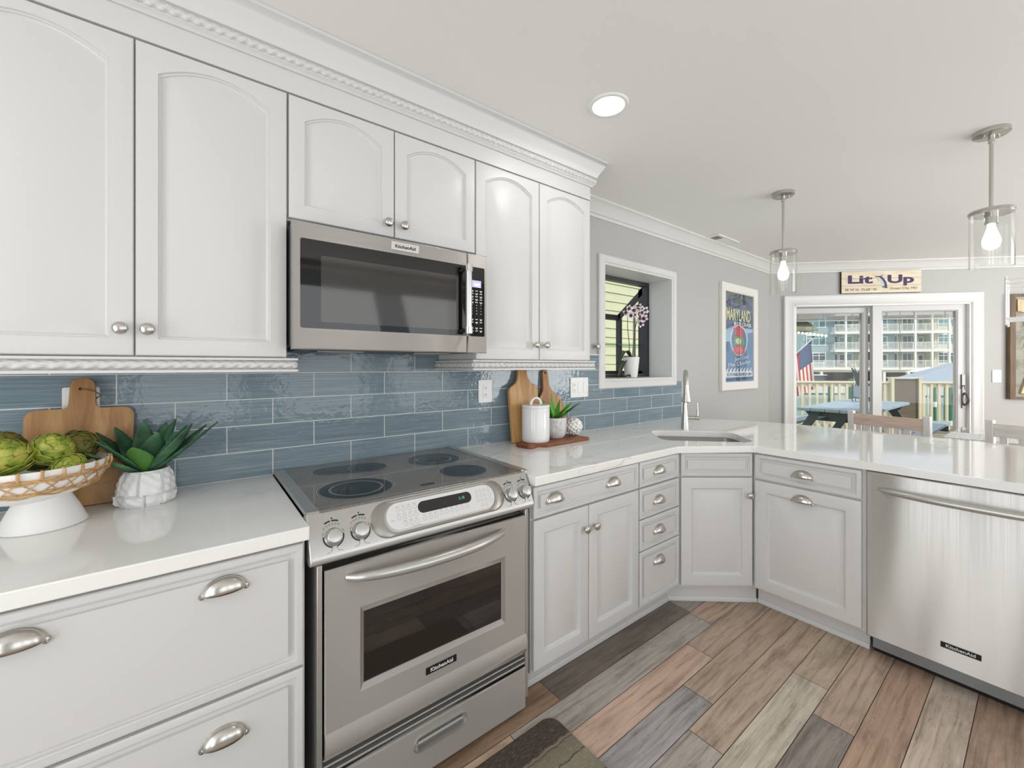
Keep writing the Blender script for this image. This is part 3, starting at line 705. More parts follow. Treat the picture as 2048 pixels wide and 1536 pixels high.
# ------------------------------------------------------------------ window_1: deep garden window
dkframe = mat('dark_window_frame', '#3b393d', .4); pane = glass('window_glass', (1, 1, 1), .2)
w1 = bpy.data.objects.new('window_1', None); C.objects.link(w1); w1.location = (WX0, 0, WZ0)
struct(w1, 'garden window with white casing and dark frame above the corner counter', 'window')
WW, WH = WX1-WX0, WZ1-WZ0
m = M()
def rect3(a, b, c_, d, y): return [(a, y, c_), (b, y, c_), (b, y, d), (a, y, d)]
cw = .062
m.loops([rect3(-cw, WW+cw, -cw, WH+cw, 0), rect3(-cw, WW+cw, -cw, WH+cw, -.014), rect3(-cw+.008, WW+cw-.008, -cw+.008, WH+cw-.008, -.020), rect3(-.016, WW+.016, -.016, WH+.016, -.020), rect3(-.008, WW+.008, -.008, WH+.008, -.012), rect3(.004, WW-.004, .004, WH-.004, -.012), rect3(.004, WW-.004, .004, WH-.004, .195), rect3(0, WW, 0, WH, .195)], True)
m.build('casing', trimw, w1, smooth=20)
m = M(); GY0, GY1, GT = .20, .52, .545
def bar(m, a, b, r=.018): m.tube([a, b], r*1.25, 4)
m.loops([rect3(0, WW, 0, WH, .20), rect3(0, WW, 0, WH, .245), rect3(.03, WW-.03, .03, WH-.035, .245), rect3(.03, WW-.03, .03, WH-.035, .20)], True, wrap=True)
m.build('frame', dkframe, w1, smooth=0)
for x in (.015, WW-.015):
    m = M(); zt, zf = WH-.03, .535
    m.prism([(.24, .02), (.285, .02), (.285, zt-.02), (.24, zt)], x-.014, x+.014, 'x')
    m.prism([(.475, .02), (.52, .02), (.52, zf), (.475, zf+.03)], x-.014, x+.014, 'x')
    m.prism([(.24, zt), (.24, zt-.06), (.52, zf-.045), (.52, zf)], x-.014, x+.014, 'x')
    m.prism([(.24, .0), (.52, .0), (.52, .05), (.24, .05)], x-.014, x+.014, 'x')
    sf = m.build('side_frame', dkframe, w1, smooth=0)
    m = M(); m.prism([(.285, .05), (.475, .05), (.475, zf-.02), (.285, zt-.08)], x-.002, x+.002, 'x'); m.build('side_pane', pane, sf, smooth=0)
    m = M(); m.prism([(.33, .05), (.34, .05), (.34, zf+.06), (.33, zf+.07)], x-.012, x+.012, 'x'); m.build('shelf_track', mat('track_metal', '#a8a8a6', .4, .6), sf, smooth=0)
m = M(); m.box(.03, WW-.03, .49, .525, .0, .05); m.box(.03, WW-.03, .49, .525, .50, .545); m.build('front_frame', dkframe, w1, smooth=0)
m = M(); m.box(.03, WW-.03, .505, .509, .05, .50); m.build('front_pane', pane, w1, smooth=0)
m = M(); m.prism([(.245, WH-.05), (.515, .53), (.515, .534), (.245, WH-.046)], .03, WW-.03, 'x'); m.build('roof_pane', pane, w1, smooth=0)
m = M(); m.box(-.0, WW, .196, .53, -.035, -.001); m.build('sill', trimw, w1, smooth=0)
m = M(); m.box(.03, WW-.03, .25, .49, .262, .270); m.box(.03, WW-.03, .245, .256, .256, .276); m.build('glass_shelf', glass('shelf_glass', (.86, .95, .92), 1.0), w1, smooth=0)

# orchid on the window sill
op = (2.665, .115, WZ0+.006); t = thing('potted_orchid', 'white and purple orchid in a white pot on the deep window sill', 'orchid', op)
m = M(); m.lathe([(0, 0), (.045, 0), (.047, .004), (.062, .148), (.063, .155), (.058, .155), (.056, .135), (0, .13)], 32, caps=False); m.build('pot', ceramic, t)
leafg = mat('orchid_leaf', '#33482b', .35)
def strap_leaf(m, base, dirv, L, wd, drop, up0=.5, mi=0, n=14, fold=.25):
    d = Vector((dirv[0], dirv[1], 0)).normalized(); sd = Vector((-d.y, d.x, 0)); LL = []
    for i in range(n+1):
        u = i/n; c_ = Vector(base)+d*(L*u)+Vector((0, 0, up0*L*u-drop*L*u*u)); ww = wd*sin(pi*min(1, (u*.93+.07)))**.6
        LL.append([c_-sd*ww+Vector((0, 0, fold*ww)), c_, c_+sd*ww+Vector((0, 0, fold*ww))])
    m.loops(LL, False, mi=mi)
for dx, dy, L_, wd, dr_, u0 in ((-1, -.15, .19, .022, 1.6, 1.35), (-.9, .3, .13, .028, 2.2, .6), (.9, .25, .12, .030, 2.6, .7), (.6, .8, .10, .026, 1.2, .6), (-.3, 1, .12, .024, 1.0, .6)):
    m = M(); strap_leaf(m, (0, 0, .145), (dx, dy), L_, wd, dr_, u0); m.build('leaf', leafg, t, solid=.003)
stemm = mat('orchid_stem', '#4b4a2a', .5)
flowers = []
for k, (bx, tx, ty, tz, n_) in enumerate(((-.015, -.085, -.03, .49, 6), (.015, .045, -.04, .50, 7))):
    pts = [Vector((bx, 0, .14)), Vector((bx+(-.01 if k == 0 else .015), 0, .27)), Vector((bx+(-.035 if k == 0 else .03), -.005, .38)), Vector((tx, ty, tz))]
    m = M(); m.tube(pts, [.0035, .003, .0028, .002], 8); m.build('stem', stemm, t)
flowers = [Vector(p) for p in ((-.135, -.045, .475), (-.11, -.06, .515), (-.075, -.05, .465), (-.06, -.07, .500), (-.03, -.05, .475), (-.005, -.065, .515), (.02, -.05, .540), (.035, -.07, .495), (.06, -.05, .525), (.085, -.065, .485), (.105, -.05, .520), (.02, -.06, .445), (.055, -.075, .450), (.035, -.06, .410))]
pet = mat('orchid_petal', '#e9dfe4', .5); purp = mat('orchid_purple', '#4a1f3c', .5)
for p in flowers:
    m = M(); a0 = random.random()*1.2; X = Matrix.Translation(p) @ Euler((R(90+random.uniform(-25, 25)), 0, R(random.uniform(-50, 10)))).to_matrix().to_4x4()
    for q in range(5):
        a = a0+2*pi*q/5; r = .030 if q % 2 else .034
        m.grid(lambda u, v: (r*u*cos(a+(v-.5)*1.15*sin(pi*min(1, u*.85+.12))), r*u*sin(a+(v-.5)*1.15*sin(pi*min(1, u*.85+.12))), .004*u*u), 5, 5, 0, X)
    m.lathe([(0, .003), (.011, .003), (.014, .007), (.006, .014), (0, .015)], 10, mi=1, xf=X, caps=False)
    m.build('flower', [pet, purp], t, recalc=False)
m = M(); m.tube([(-.12, -.02, .006), (-.06, -.03, .02), (-.05, -.03, .008)], .006, 8)
m.build('twig', black, t)

# ------------------------------------------------------------------ door_1: sliding glass door
d1 = bpy.data.objects.new('door_1', None); C.objects.link(d1); d1.location = (P0.x, P0.y, ZF); d1.rotation_euler = (0, 0, WALLROT)
struct(d1, 'white sliding glass door to the deck with raised blinds', 'door')
zz = lambda z: z-ZF
m = M(); pr = [(0, 0), (0, -.016), (.012, -.022), (.030, -.018), (.070, -.020), (.088, -.026), (.100, -.024), (.104, 0)]
pa = [(D0+.005, 0), (D0+.005, zz(DZ-.005)), (D1-.005, zz(DZ-.005)), (D1-.005, 0)]
LL = []
for k, (x, z) in enumerate(pa): sx_ = -1 if k < 2 else 1; sz_ = 0 if k in (0, 3) else 1; LL.append([(x+sx_*o, y, z+sz_*o) for o, y in pr])
m.loops(LL, True, True, True); m.build('casing', trimw, d1, smooth=25)
m = M()
m.box(D0, D0+.03, -.01, .15, 0, zz(DZ)); m.box(D1-.022, D1, -.01, .15, 0, zz(DZ)); m.box(D0, D1, -.01, .15, zz(DZ)-.02, zz(DZ)); m.box(D0, D1, -.01, .16, 0, .03)
m.build('jamb', plain, d1, smooth=0, bev=.002)
slidem = mat('vinyl_sash', '#c9c8c7', .35)
def sash(name, s0, s1, g0, g1, y0, y1, gz0, gz1, z0, z1):
    m = M()
    m.loops([rect3(s0, s1, z0, z1, y0), rect3(g0-.012, g1+.012, gz0-.012, gz1+.012, y0), rect3(g0, g1, gz0, gz1, y0+.012), rect3(g0, g1, gz0, gz1, y1), rect3(s0, s1, z0, z1, y1)], True, wrap=True)
    o = m.build(name, slidem, d1, smooth=20)
    m = M(); m.box(g0, g1, (y0+y1)/2-.004, (y0+y1)/2+.004, gz0, gz1); m.build('pane', pane, o, smooth=0)
    m = M(); n = 9
    for k in range(n): zb = gz1-.004-k*.0068; m.box(g0+.004, g1-.004, (y0+y1)/2+.006, (y0+y1)/2+.022, zb-.0022, zb)
    m.box(g0+.002, g1-.002, (y0+y1)/2+.005, (y0+y1)/2+.024, gz1-.078, gz1-.066)
    b_ = m.build('blind', mat('blind_slats', '#b3b0ae', .5), o, smooth=0)
    m = M()
    for f in (.08, .46, .88): x = g0+(g1-g0)*f; m.box(x-.006, x+.006, (y0+y1)/2+.0045, (y0+y1)/2+.0065, gz1-.07, gz1)
    m.build('ladder_tape', mat('tape', '#8f8d8b', .6), o, smooth=0)
    return o
sash('sliding_sash', D0+.03, 1.030, .300, .975, .085, .13, zz(.22), zz(1.895), .035, zz(1.955))
rs = sash('sliding_sash', 1.035, D1-.022, 1.130, 1.817, .025, .07, zz(.22), zz(1.900), .035, zz(1.972))
m = M(); m.box(1.852, 1.884, .012, .026, zz(1.09), zz(1.245)); m.tube([(1.868, .012, zz(1.13)), (1.868, -.004, zz(1.13)), (1.862, -.006, zz(1.10))], .006, 8); m.build('lock', mat('aged_nickel_lock', '#75726f', .35, .9), rs, bev=.003)
nickel2 = mat('aged_nickel', '#75726f', .35, .9)
def dhandle(y0, sgn, s_, name):
    m = M(); m.box(s_-.015, s_+.015, min(y0, y0+sgn*.012), max(y0, y0+sgn*.012), zz(.90), zz(1.085)); pts = [(s_+.045*0, y0, zz(.925))]+[(s_+.012*sin(pi*i/10), y0+sgn*.05*sin(pi*i/10)**.6, zz(.925+.135*i/10)) for i in range(1, 10)]+[(s_, y0, zz(1.06))]
    m.tube(pts, .009, 10); m.build(name, nickel2, rs)
dhandle(.025, -1, 1.872, 'handle'); dhandle(.07, 1, 1.84, 'outside_handle')

def wallthing(name, label, cat, s, z, y=0): return thing(name, label, cat, (*wp(s, y), z), WALLROT)
# sign over the door
t = wallthing('wooden_sign', 'pale plank sign with purple lettering and a marlin above the sliding door', 'sign', .703, 2.094, -.002)
plank = grain('pale_plank', '#cfc1a6', '#e9dfcb', (3, 30, 30), .6, c3='#e0d3ba'); SW, SH = .750, .228
m = M(); m.box(0, SW, -.022, 0, 0, SH, 1)
for k in range(3): m.box(.0015, SW, -.0236, -.022, SH*k/3+.0012, SH*(k+1)/3-.0012)
bd_ = m.build('board', [plank, mat('sign_edge', '#3a2a20', .7)], t, smooth=0)
purple = mat('sign_purple', '#3f2557', .6); ink = mat('sign_ink', '#4d4338', .6); fy = -.0240
text('lettering', 'Lit', .1, purple, t, (.180, fy, .142), bold=.035, fw=.236, fh=.088)
text('lettering', 'Up', .1, purple, t, (.560, fy, .126), bold=.035, fw=.246, fh=.114)
text('small_lettering', "38 34' N  75.08° W", .03, ink, t, (.185, fy, .036), fw=.305, fh=.026)
text('small_lettering', 'Ocean City, MD', .03, ink, t, (.585, fy, .040), fw=.255, fh=.030)
m = M(); sc_ = .745/1610
def sgp(x, y): return ((x-225)*sc_, (680-y)/445*.225)
body = [(835, 282), (905, 325), (960, 338), (1010, 335), (1060, 355), (1110, 410), (1145, 470), (1160, 540), (1150, 590), (1125, 590), (1105, 560), (1060, 555), (1075, 500), (1010, 440), (965, 395), (935, 350)]
m.prism([sgp(x, y) for x, y in body], -.0246, -.0240, 'y', 0)
m.prism([sgp(x, y) for x, y in [(945, 355), (1000, 360), (1055, 410), (1095, 470), (1110, 540), (1060, 550), (1075, 500), (1010, 440), (965, 400)]], -.0249, -.0245, 'y', 1)
for tri in ([(1010, 338), (1090, 305), (1050, 350)], [(960, 395), (985, 440), (990, 410)], [(1130, 580), (1180, 565), (1150, 600)], [(1130, 590), (1045, 640), (1120, 600)], [(1070, 545), (1055, 575), (1130, 590)]): m.prism([sgp(x, y) for x, y in tri], -.0246, -.0240, 'y', 2)
m.build('marlin', [mat('marlin_blue', '#2b2b52', .5), mat('marlin_silver', '#b9c3cc', .4), mat('marlin_fin', '#5d6f86', .5)], t, smooth=0)
# switch plate, framed art on the far wall
t = wallthing('light_switch', 'white light switch plate on the wall right of the sliding door', 'switch', 2.108, 1.165, -.001)
m = M(); m.prism(rrect(.08, .128, .006, 4, .04, .064), -.006, 0, 'y'); m.build('plate', plain, t, bev=.0015)
for k in range(4): m = M(); m.box(.022, .058, -.0085, -.006, .024+k*.0205, .041+k*.0205); m.build('button', plain, t, bev=.001)
t = wallthing('framed_art', 'wide brown framed grey green artwork hanging right of the sliding door', 'artwork', 2.232, 1.000, -.002)
brw = grain('brown_frame_wood', '#5a4734', '#7d6850', (30, 30, 2), .6); AW, AH = 1.45, 1.05
m = M(); m.loops([rect3(0, AW, 0, AH, 0), rect3(0, AW, 0, AH, -.040), rect3(.004, AW-.004, .004, AH-.004, -.042), rect3(.050, AW-.050, .025, AH-.025, -.040), rect3(.050, AW-.050, .025, AH-.025, -.02)], True); m.build('frame', brw, t, smooth=0)
cv = mat('grey_green_canvas', '#97958a', .7); tt = NT(cv); vv = coords(tt, (4, 4, 4)); nq = noise(tt, vv, 3, 6, .7); tt.link(ramp(tt, nq, [(.35, '#77766a'), (.5, '#9a988b'), (.7, '#a9a79a')]), P(cv).inputs['Base Color'])
m = M(); m.box(.048, AW-.048, -.024, -.016, .022, AH-.022); cvo = m.build('canvas', cv, t, smooth=0)
drift = grain('driftwood', '#b59a78', '#e0cda9', (20, 20, 4), .6)
for poly in ([(.09, .06), (.16, .05), (.26, .33), (.20, .36), (.15, .24)], [(.14, .40), (.16, .34), (.32, .30), (.33, .36)], [(.062, .88), (.14, .86), (.15, .98), (.062, 1.0)], [(.55, .2), (.62, .2), (.72, .7), (.66, .72)]):
    m = M(); m.prism(poly, -.045, -.022, 'y'); m.build('wood_piece', drift, cvo, smooth=0)
m = M()
for k in range(5):
    p = Vector((.13+.05*k, -.0245, .10+.09*k)); pts = [p]
    for j in range(8): p = p+Vector((random.uniform(-.015, .03), 0, random.uniform(.005, .03))); pts.append(p.copy())
    m.tube(pts, .0015, 5)
m.tube([(.11, -.0245, .50), (.13, -.0245, .53), (.14, -.0245, .60), (.20, -.0245, .65), (.14, -.0245, .70), (.12, -.0245, .80)], .0015, 5); m.build('ink_lines', ink, cvo, smooth=0)

# poster on the back wall
t = thing('framed_poster', 'blue seafood poster in a distressed white frame on the grey wall', 'poster', (3.815, -.001, 1.104))
PW, PH = .755, 1.004; fw_ = .078
dw = mat('distressed_white', '#e6e4de', .6); tt = NT(dw); nq = noise(tt, coords(tt, (6, 6, 6)), 8, 6, .75); tt.link(ramp(tt, nq, [(.26, '#b3a58c'), (.33, '#e6e4de')]), P(dw).inputs['Base Color'])
m = M(); m.loops([rect3(0, PW, 0, PH, 0), rect3(0, PW, 0, PH, -.028), rect3(.006, PW-.006, .006, PH-.006, -.032), rect3(fw_-.012, PW-fw_+.012, fw_-.012, PH-fw_+.012, -.030), rect3(fw_, PW-fw_, fw_, PH-fw_, -.022), rect3(fw_, PW-fw_, fw_, PH-fw_, -.008)], True); m.build('frame', dw, t, smooth=20)
pm = [mat('poster_'+n, c, .5) for n, c in (('blue', '#5d82a8'), ('navy', '#3b4567'), ('slate', '#566b86'), ('lightblue', '#9fc0d6'), ('cream', '#d8d7a8'), ('pale', '#dfe3e4'), ('red', '#cf4f4f'), ('green', '#5f9c79'), ('olive', '#54645b'), ('pink', '#d98082'))]
iw, ih = PW-2*fw_, PH-2*fw_
def pp(u, v): return (fw_+u*iw, fw_+(1-v)*ih)
m = M(); lay = [0]
def shp(pts, mi): lay[0] += 1; d_ = -.0085-.00025*lay[0]; m.prism([pp(u, v) for u, v in pts], d_, -.008, 'y', mi)
def ell(cx_, cy_, a, b_, mi, a0=0, a1=360): shp([(cx_+a*cos(R(q)), cy_+b_*sin(R(q))) for q in range(a0, a1, 12)], mi)
shp([(0, 0), (1, 0), (1, 1), (0, 1)], 0); shp([(0, 0), (1, 0), (1, .035), (0, .035)], 8); shp([(0, .035), (1, .035), (1, .39), (.3, .36), (0, .42)], 2)
shp([(.03, .16)]+[(.5-.47*cos(R(q)), .14-.09*sin(R(q))) for q in range(0, 181, 15)]+[(.97, .16)], 1)
shp([(.2, .10), (.75, .12), (.75, .155), (.25, .14)], 2); shp([(.4, .075), (.7, .085), (.7, .12), (.42, .11)], 8)
shp([(0, .43), (.35, .37), (1, .39), (1, .53), (0, .56)], 3); shp([(0, .56), (.16, .55), (.16, .66), (0, .66)], 2); shp([(.80, .44), (1, .42), (1, .62), (.82, .62)], 0)
ell(.5, .53, .30, .175, 5); ell(.5, .53, .27, .16, 0)
shp([(.30, .40), (.5, .355), (.70, .42), (.72, .45), (.55, .41), (.62, .46), (.70, .50), (.30, .50), (.38, .46), (.45, .41), (.28, .44)], 6); ell(.5, .545, .19, .065, 7); ell(.47, .54, .10, .035, 4); ell(.5, .64, .20, .055, 6); ell(.5, .64, .12, .04, 9)
shp([(.42, .66), (.60, .66), (.60, .84), (.42, .84)], 3) if False else None
for k in range(8):
    x = .04+.115*k; shp([(x, .895), (x+.03, .865), (x+.085, .845), (x+.11, .85), (x+.075, .862), (x+.07, .88), (x+.115, .895)], 5)
shp([(.02, .893), (.97, .885), (.97, .945), (.02, .95)], 5); shp([(0, .965), (1, .955), (1, .975), (0, .985)], 1)
for k in range(1, 8): u_ = k/8; shp([(u_, .0), (u_+.006, .0), (u_+.006, 1), (u_, 1)], 2) if k == 4 else None
pr_o = m.build('print', pm, t, smooth=0)
def ptext(s_, u, v, fw, fh, mi, nm='lettering', rz=0, **kw):
    x, z = pp(u, v); o = text(nm, s_, .1, pm[mi], pr_o, (x, -.0185, z), fw=fw*iw, fh=fh*ih, **kw); o.rotation_euler = (R(90), R(rz), 0); return o
ptext('MARYLAND', .46, .245, .84, .135, 4, bold=.02); ptext('BLUE CRABS', .60, .345, .62, .045, 5, bold=.02)
ptext('Just Cool', .56, .735, .52, .045, 5, 'script', 6 * -1, shear=.25); ptext("The Quality", .48, .80, .80, .055, 5, 'script', -5, shear=.25)
ptext('ESTABLISHED 89', .50, .918, .85, .035, 2, 'small_lettering')
m = M(); m.box(fw_, PW-fw_, -.0215, -.0205, fw_, PH-fw_); m.build('glazing', glass('poster_glazing', (1, 1, 1), .8), t, smooth=0)

# outlets, switches, hook
def plate(name, label, x, z, w_, h_, y=-.0105):
    t = thing(name, label, 'outlet' if 'outlet' in name else 'switch', (x, y, z)); m = M(); m.prism(rrect(w_, h_, .006, 4, w_/2, h_/2), -.006, 0, 'y'); m.build('plate', plain, t, bev=.0015); return t
def decora(t, x, z, slots=True):
    m = M(); m.box(x-.0165, x+.0165, -.0085, -.006, z-.033, z+.033); o = m.build('insert', plain, t, bev=.0015)
    if slots:
        for dz in (-.018, .018):
            m = M()
            for dx in (-.0045, .0045): m.box(x+dx-.0012, x+dx+.0012, -.0089, -.0084, z+dz-.003, z+dz+.005)
            m.tube([(x, -.0084, z+dz-.008), (x, -.0089, z+dz-.008)], .0022, 8); m.build('slots', black, o, smooth=0)
    return o
t = plate('wall_outlet', 'white single wall outlet on the tiles left of the cutting boards', 1.186, 1.139, .086, .122); decora(t, .043, .061)
t = plate('wall_outlet', 'white wide outlet plate with two rocker switches on the tiles beside the window', 1.872, 1.134, .163, .126); decora(t, .033, .063)
for k in (1, 2): decora(t, .033+.0485*k, .063, False)
t = plate('wall_outlet', 'white wall outlet partly hidden behind the handled board on the left', -.322, 1.160, .082, .110); decora(t, .041, .055)
t = thing('wall_hook', 'small brushed metal knob on the grey wall left of the garden window', 'hook', (2.118, -.001, 1.464)); knob(t, 0, 0, 0, 1.2)

# ------------------------------------------------------------------ ceiling things
t = thing('recessed_light', 'lit round recessed ceiling light above the kitchen floor', 'ceiling light', (1.364, -.732, ZC))
m = M(); m.lathe([(.064, -.004), (.066, -.007), (.078, -.006), (.082, -.001), (.082, 0), (.064, 0)], 48, caps=False); m.build('trim_ring', plain, t)
m = M(); m.lathe([(0, -.003), (.0645, -.003)], 48, caps=False); m.build('lens', emit('led_lens', '#ffffff', 6), t, recalc=False)
lamp('recessed_lamp', 'AREA', (1.364, -.732, ZC-.012), (0, 0, 0), 1.6, (1, .97, .93), shape='DISK', size=.12).parent = None
def pendant(x, y, label):
    t = thing('pendant_light', label, 'pendant light', (x, y, ZC), 0, None)
    m = M(); m.lathe([(0, -.022), (.056, -.022), (.0615, -.018), (.0615, -.001), (0, -.001)], 40, caps=False); m.build('canopy', nickel, t)
    for a in (-.035, .035): m = M(); m.lathe([(0, -.030), (.005, -.030), (.005, -.022)], 12, c=(a*.8, -a*.6, 0), caps=False); m.build('screw', nickel, t)
    m = M(); m.lathe([(.0075, -.355), (.0075, -.055), (.011, -.055), (.011, -.022)], 16, caps=False); m.build('rod', nickel, t)
    m = M(); m.lathe([(0, -.350), (.014, -.350), (.014, -.362), (.072, -.366), (.0745, -.370), (.0745, -.378), (.0715, -.379), (.0715, -.386), (0, -.386)], 44, caps=False); m.build('cap', nickel, t)
    m = M(); m.lathe([(.0225, -.386), (.0225, -.428), (.020, -.430), (0, -.430)], 24, caps=False); m.build('socket', nickel, t)
    m = M(); m.lathe([(.0685, -.382), (.0685, -.628), (.0705, -.630), (.0715, -.628), (.0715, -.382)], 56, caps=False); m.build('glass_shade', glass('shade_glass', (.985, .99, .985), 1.0, 0, 1.5), t)
    bl = M(); bl.lathe([(.013, -.430), (.014, -.445), (.020, -.465), (.030, -.500), (.031, -.515), (.026, -.535), (.014, -.547), (0, -.550)], 28, caps=False); bl.build('bulb', emit('lit_bulb', '#fffaf0', 1.6), t)
    return t
pendant(2.930, -.830, 'nickel pendant with clear glass cylinder, further from the camera, beside the poster')
pendant(2.918, -1.685, 'nickel pendant with clear glass cylinder, nearer the camera, over the dishwasher end of the peninsula')
t = thing('air_vent', 'white ceiling air vent near the poster wall', 'vent', (3.60, -.135, ZC))
m = M(); m.loops([[(x, y, -.001) for x, y in rrect(.37, .125, .004, 2)], [(x, y, -.008) for x, y in rrect(.365, .12, .004, 2)], [(x, y, -.006) for x, y in rrect(.31, .07, .003, 2)], [(x, y, -.001) for x, y in rrect(.31, .07, .003, 2)]], True); m.build('frame', plain, t, smooth=0)
m = M(); m.box(-.156, .156, -.036, .036, -.002, -.001); m.build('duct', darkgap, t, smooth=0)
m = M(); m.box(-.055, .156, -.036, .036, -.0050, -.0030); m.build('cover', plain, t, smooth=0)
for k in range(4): yy = -.030+k*.0165; m = M(); m.prism([(yy, -.0022), (yy+.001, -.0022), (yy+.006, -.006), (yy+.005, -.006)], -.155, -.055, 'x'); m.build('louvre', grey_pl, t, smooth=0)

# ------------------------------------------------------------------ things on the left counter
TOP = CT1+.0005
def fillet_poly(pts, r, n=5):
    out = []; K = len(pts)
    rs_ = r if isinstance(r, (list, tuple)) else [r]*K
    for k in range(K):
        p = Vector(pts[k]); a = Vector(pts[k-1])-p; b_ = Vector(pts[(k+1) % K])-p; rr = rs_[k]
        if rr <= 0: out.append(tuple(p)); continue
        d = min(rr, a.length*.49, b_.length*.49); A = p+a.normalized()*d; B = p+b_.normalized()*d
        for i in range(n+1): u = i/n; q = A*(1-u)**2+p*2*u*(1-u)+B*u*u; out.append((q.x, q.y))
    return out
def board(name, label, poly, th, loc, rot, mt, hole=None, bev=.003):
    t = bpy.data.objects.new(name, None); C.objects.link(t); t.location = loc; t.rotation_euler = rot; tag(t, label, 'cutting board')
    if hole:
        bmx = bmesh.new(); ov_ = [bmx.verts.new((x, -th/2, z)) for x, z in poly]; hv_ = [bmx.verts.new((hole[0]+hole[2]*cos(2*pi*i/14), -th/2, hole[1]+hole[2]*sin(2*pi*i/14))) for i in range(14)]
        ed = [bmx.edges.new((L_[i], L_[(i+1) % len(L_)])) for L_ in (ov_, hv_) for i in range(len(L_))]
        bmesh.ops.triangle_fill(bmx, use_beauty=True, edges=ed); r_ = bmesh.ops.extrude_face_region(bmx, geom=list(bmx.faces))
        for g in r_['geom']:
            if isinstance(g, bmesh.types.BMVert): g.co.y = th/2
        bmesh.ops.recalc_face_normals(bmx, faces=bmx.faces)
        me = bpy.data.meshes.new('wood'); bmx.to_mesh(me); bmx.free(); me.materials.append(mt); o = bpy.data.objects.new('wood', me); C.objects.link(o); o.parent = t
        d_ = o.modifiers.new('bevel', 'BEVEL'); d_.width = bev; d_.segments = 2; d_.limit_method = 'ANGLE'; d_.angle_limit = R(60)
    else:
        m = M(); m.prism(poly, -th/2, th/2, 'y'); m.build('wood', mt, t, bev=bev)
    return t
bw = .236
pl = [(0, 0), (bw, 0), (bw, .292), (bw*.5+.030, .292), (bw*.5+.026, .385), (bw*.5-.026, .385), (bw*.5-.030, .292), (0, .292)]
pl = fillet_poly(pl, [.006, .006, .03, .016, .026, .026, .016, .03])
t = board('cutting_board', 'broad handled mango wood board leaning on the tiles behind the artichoke bowl', pl, .018, (-.392, -.080, TOP+.001), (R(-8), 0, 0), mango, (bw*.5-.004, .352, .0045))
m = M(); q = Vector((bw*.5-.004, 0, .352)); m.tube([q+Vector((0, -.009, 0)), q+Vector((.012, -.013, -.002)), q+Vector((.030, -.012, -.008)), q+Vector((.044, -.006, -.020)), q+Vector((.034, .0, -.030)), q+Vector((.022, .006, -.030))], .0022, 7); m.build('cord', mat('twine', '#7a5a3a', .8), t)
m = M()
for x in range(6): m.tube([(.135+.014*x+.005*cos(a), -.0094, .062+.005*sin(a)) for a in [2*pi*i/10 for i in range(10)]], .0008, 4, closed=True)
for x in range(5): m.tube([(.130+.018*x, -.0094, .085), (.130+.018*x, -.0094, .112)], .001, 4)
m.tube([(.125, -.0094, .078), (.228, -.0094, .078)], .001, 4); m.tube([(.125, -.0094, .118), (.228, -.0094, .118)], .001, 4); m.build('carving', mat('carved_line', '#c8a878', .6), t, smooth=0)

bc = (-.345, -.236, TOP); t = thing('pedestal_bowl', 'white pedestal bowl with woven rattan band, full of artichokes', 'bowl', bc)
bowlm = matteceramic
m = M(); m.lathe([(0, 0), (.080, 0), (.083, .003), (.080, .010), (.066, .045), (.052, .074), (.05, .086), (0, .086)], 48, c=(.028, .008, 0), caps=False); m.build('pedestal', bowlm, t)
m = M(); m.lathe([(0, .072), (.05, .074), (.095, .088), (.128, .108), (.148, .136), (.155, .166), (.1545, .1685), (.150, .1685), (.147, .160), (.138, .138), (.118, .116), (.08, .100), (0, .094)], 64, caps=False); m.build('bowl', bowlm, t)
rat = grain('rattan', '#a8763f', '#d9b27a', (30, 30, 30), .55)
def bowl_r(z):  # outer radius of the bowl wall at height z
    pr_ = [(.074, .05), (.088, .095), (.108, .128), (.136, .148), (.166, .155)]
    for (z0, r0), (z1, r1) in zip(pr_, pr_[1:]):
        if z <= z1: return r0+(r1-r0)*(z-z0)/(z1-z0)
    return .155
m = M()
for zc, k0 in ((.146, 3), (.112, 3)):
    for j in range(k0): m.tube([((bowl_r(zc)+.004+.0012*sin(9*a+j*2))*cos(a), (bowl_r(zc)+.004+.0012*sin(9*a+j*2))*sin(a), zc+(j-1)*.0042+.0022*sin(14*a+j*2.1)) for a in [2*pi*i/90 for i in range(90)]], .0021, 6, closed=True)
NK = 26
for k in range(NK):
    a = 2*pi*k/NK; da = 2*pi/NK
    for sg_ in (-1, 1): m.tube([((bowl_r(z)+.003)*cos(a+sg_*da*u), (bowl_r(z)+.003)*sin(a+sg_*da*u), z) for u, z in [(i/5, .146-.034*i/5) for i in range(6)]], .0013, 5)
    m.tube([((r)*cos(a), r*sin(a), z) for r, z in ((.150, .160), (.1515, .1695), (.1575, .1690), (.1585, .160), (.1565, .150))], .0030, 6)
m.build('rattan_band', rat, t)

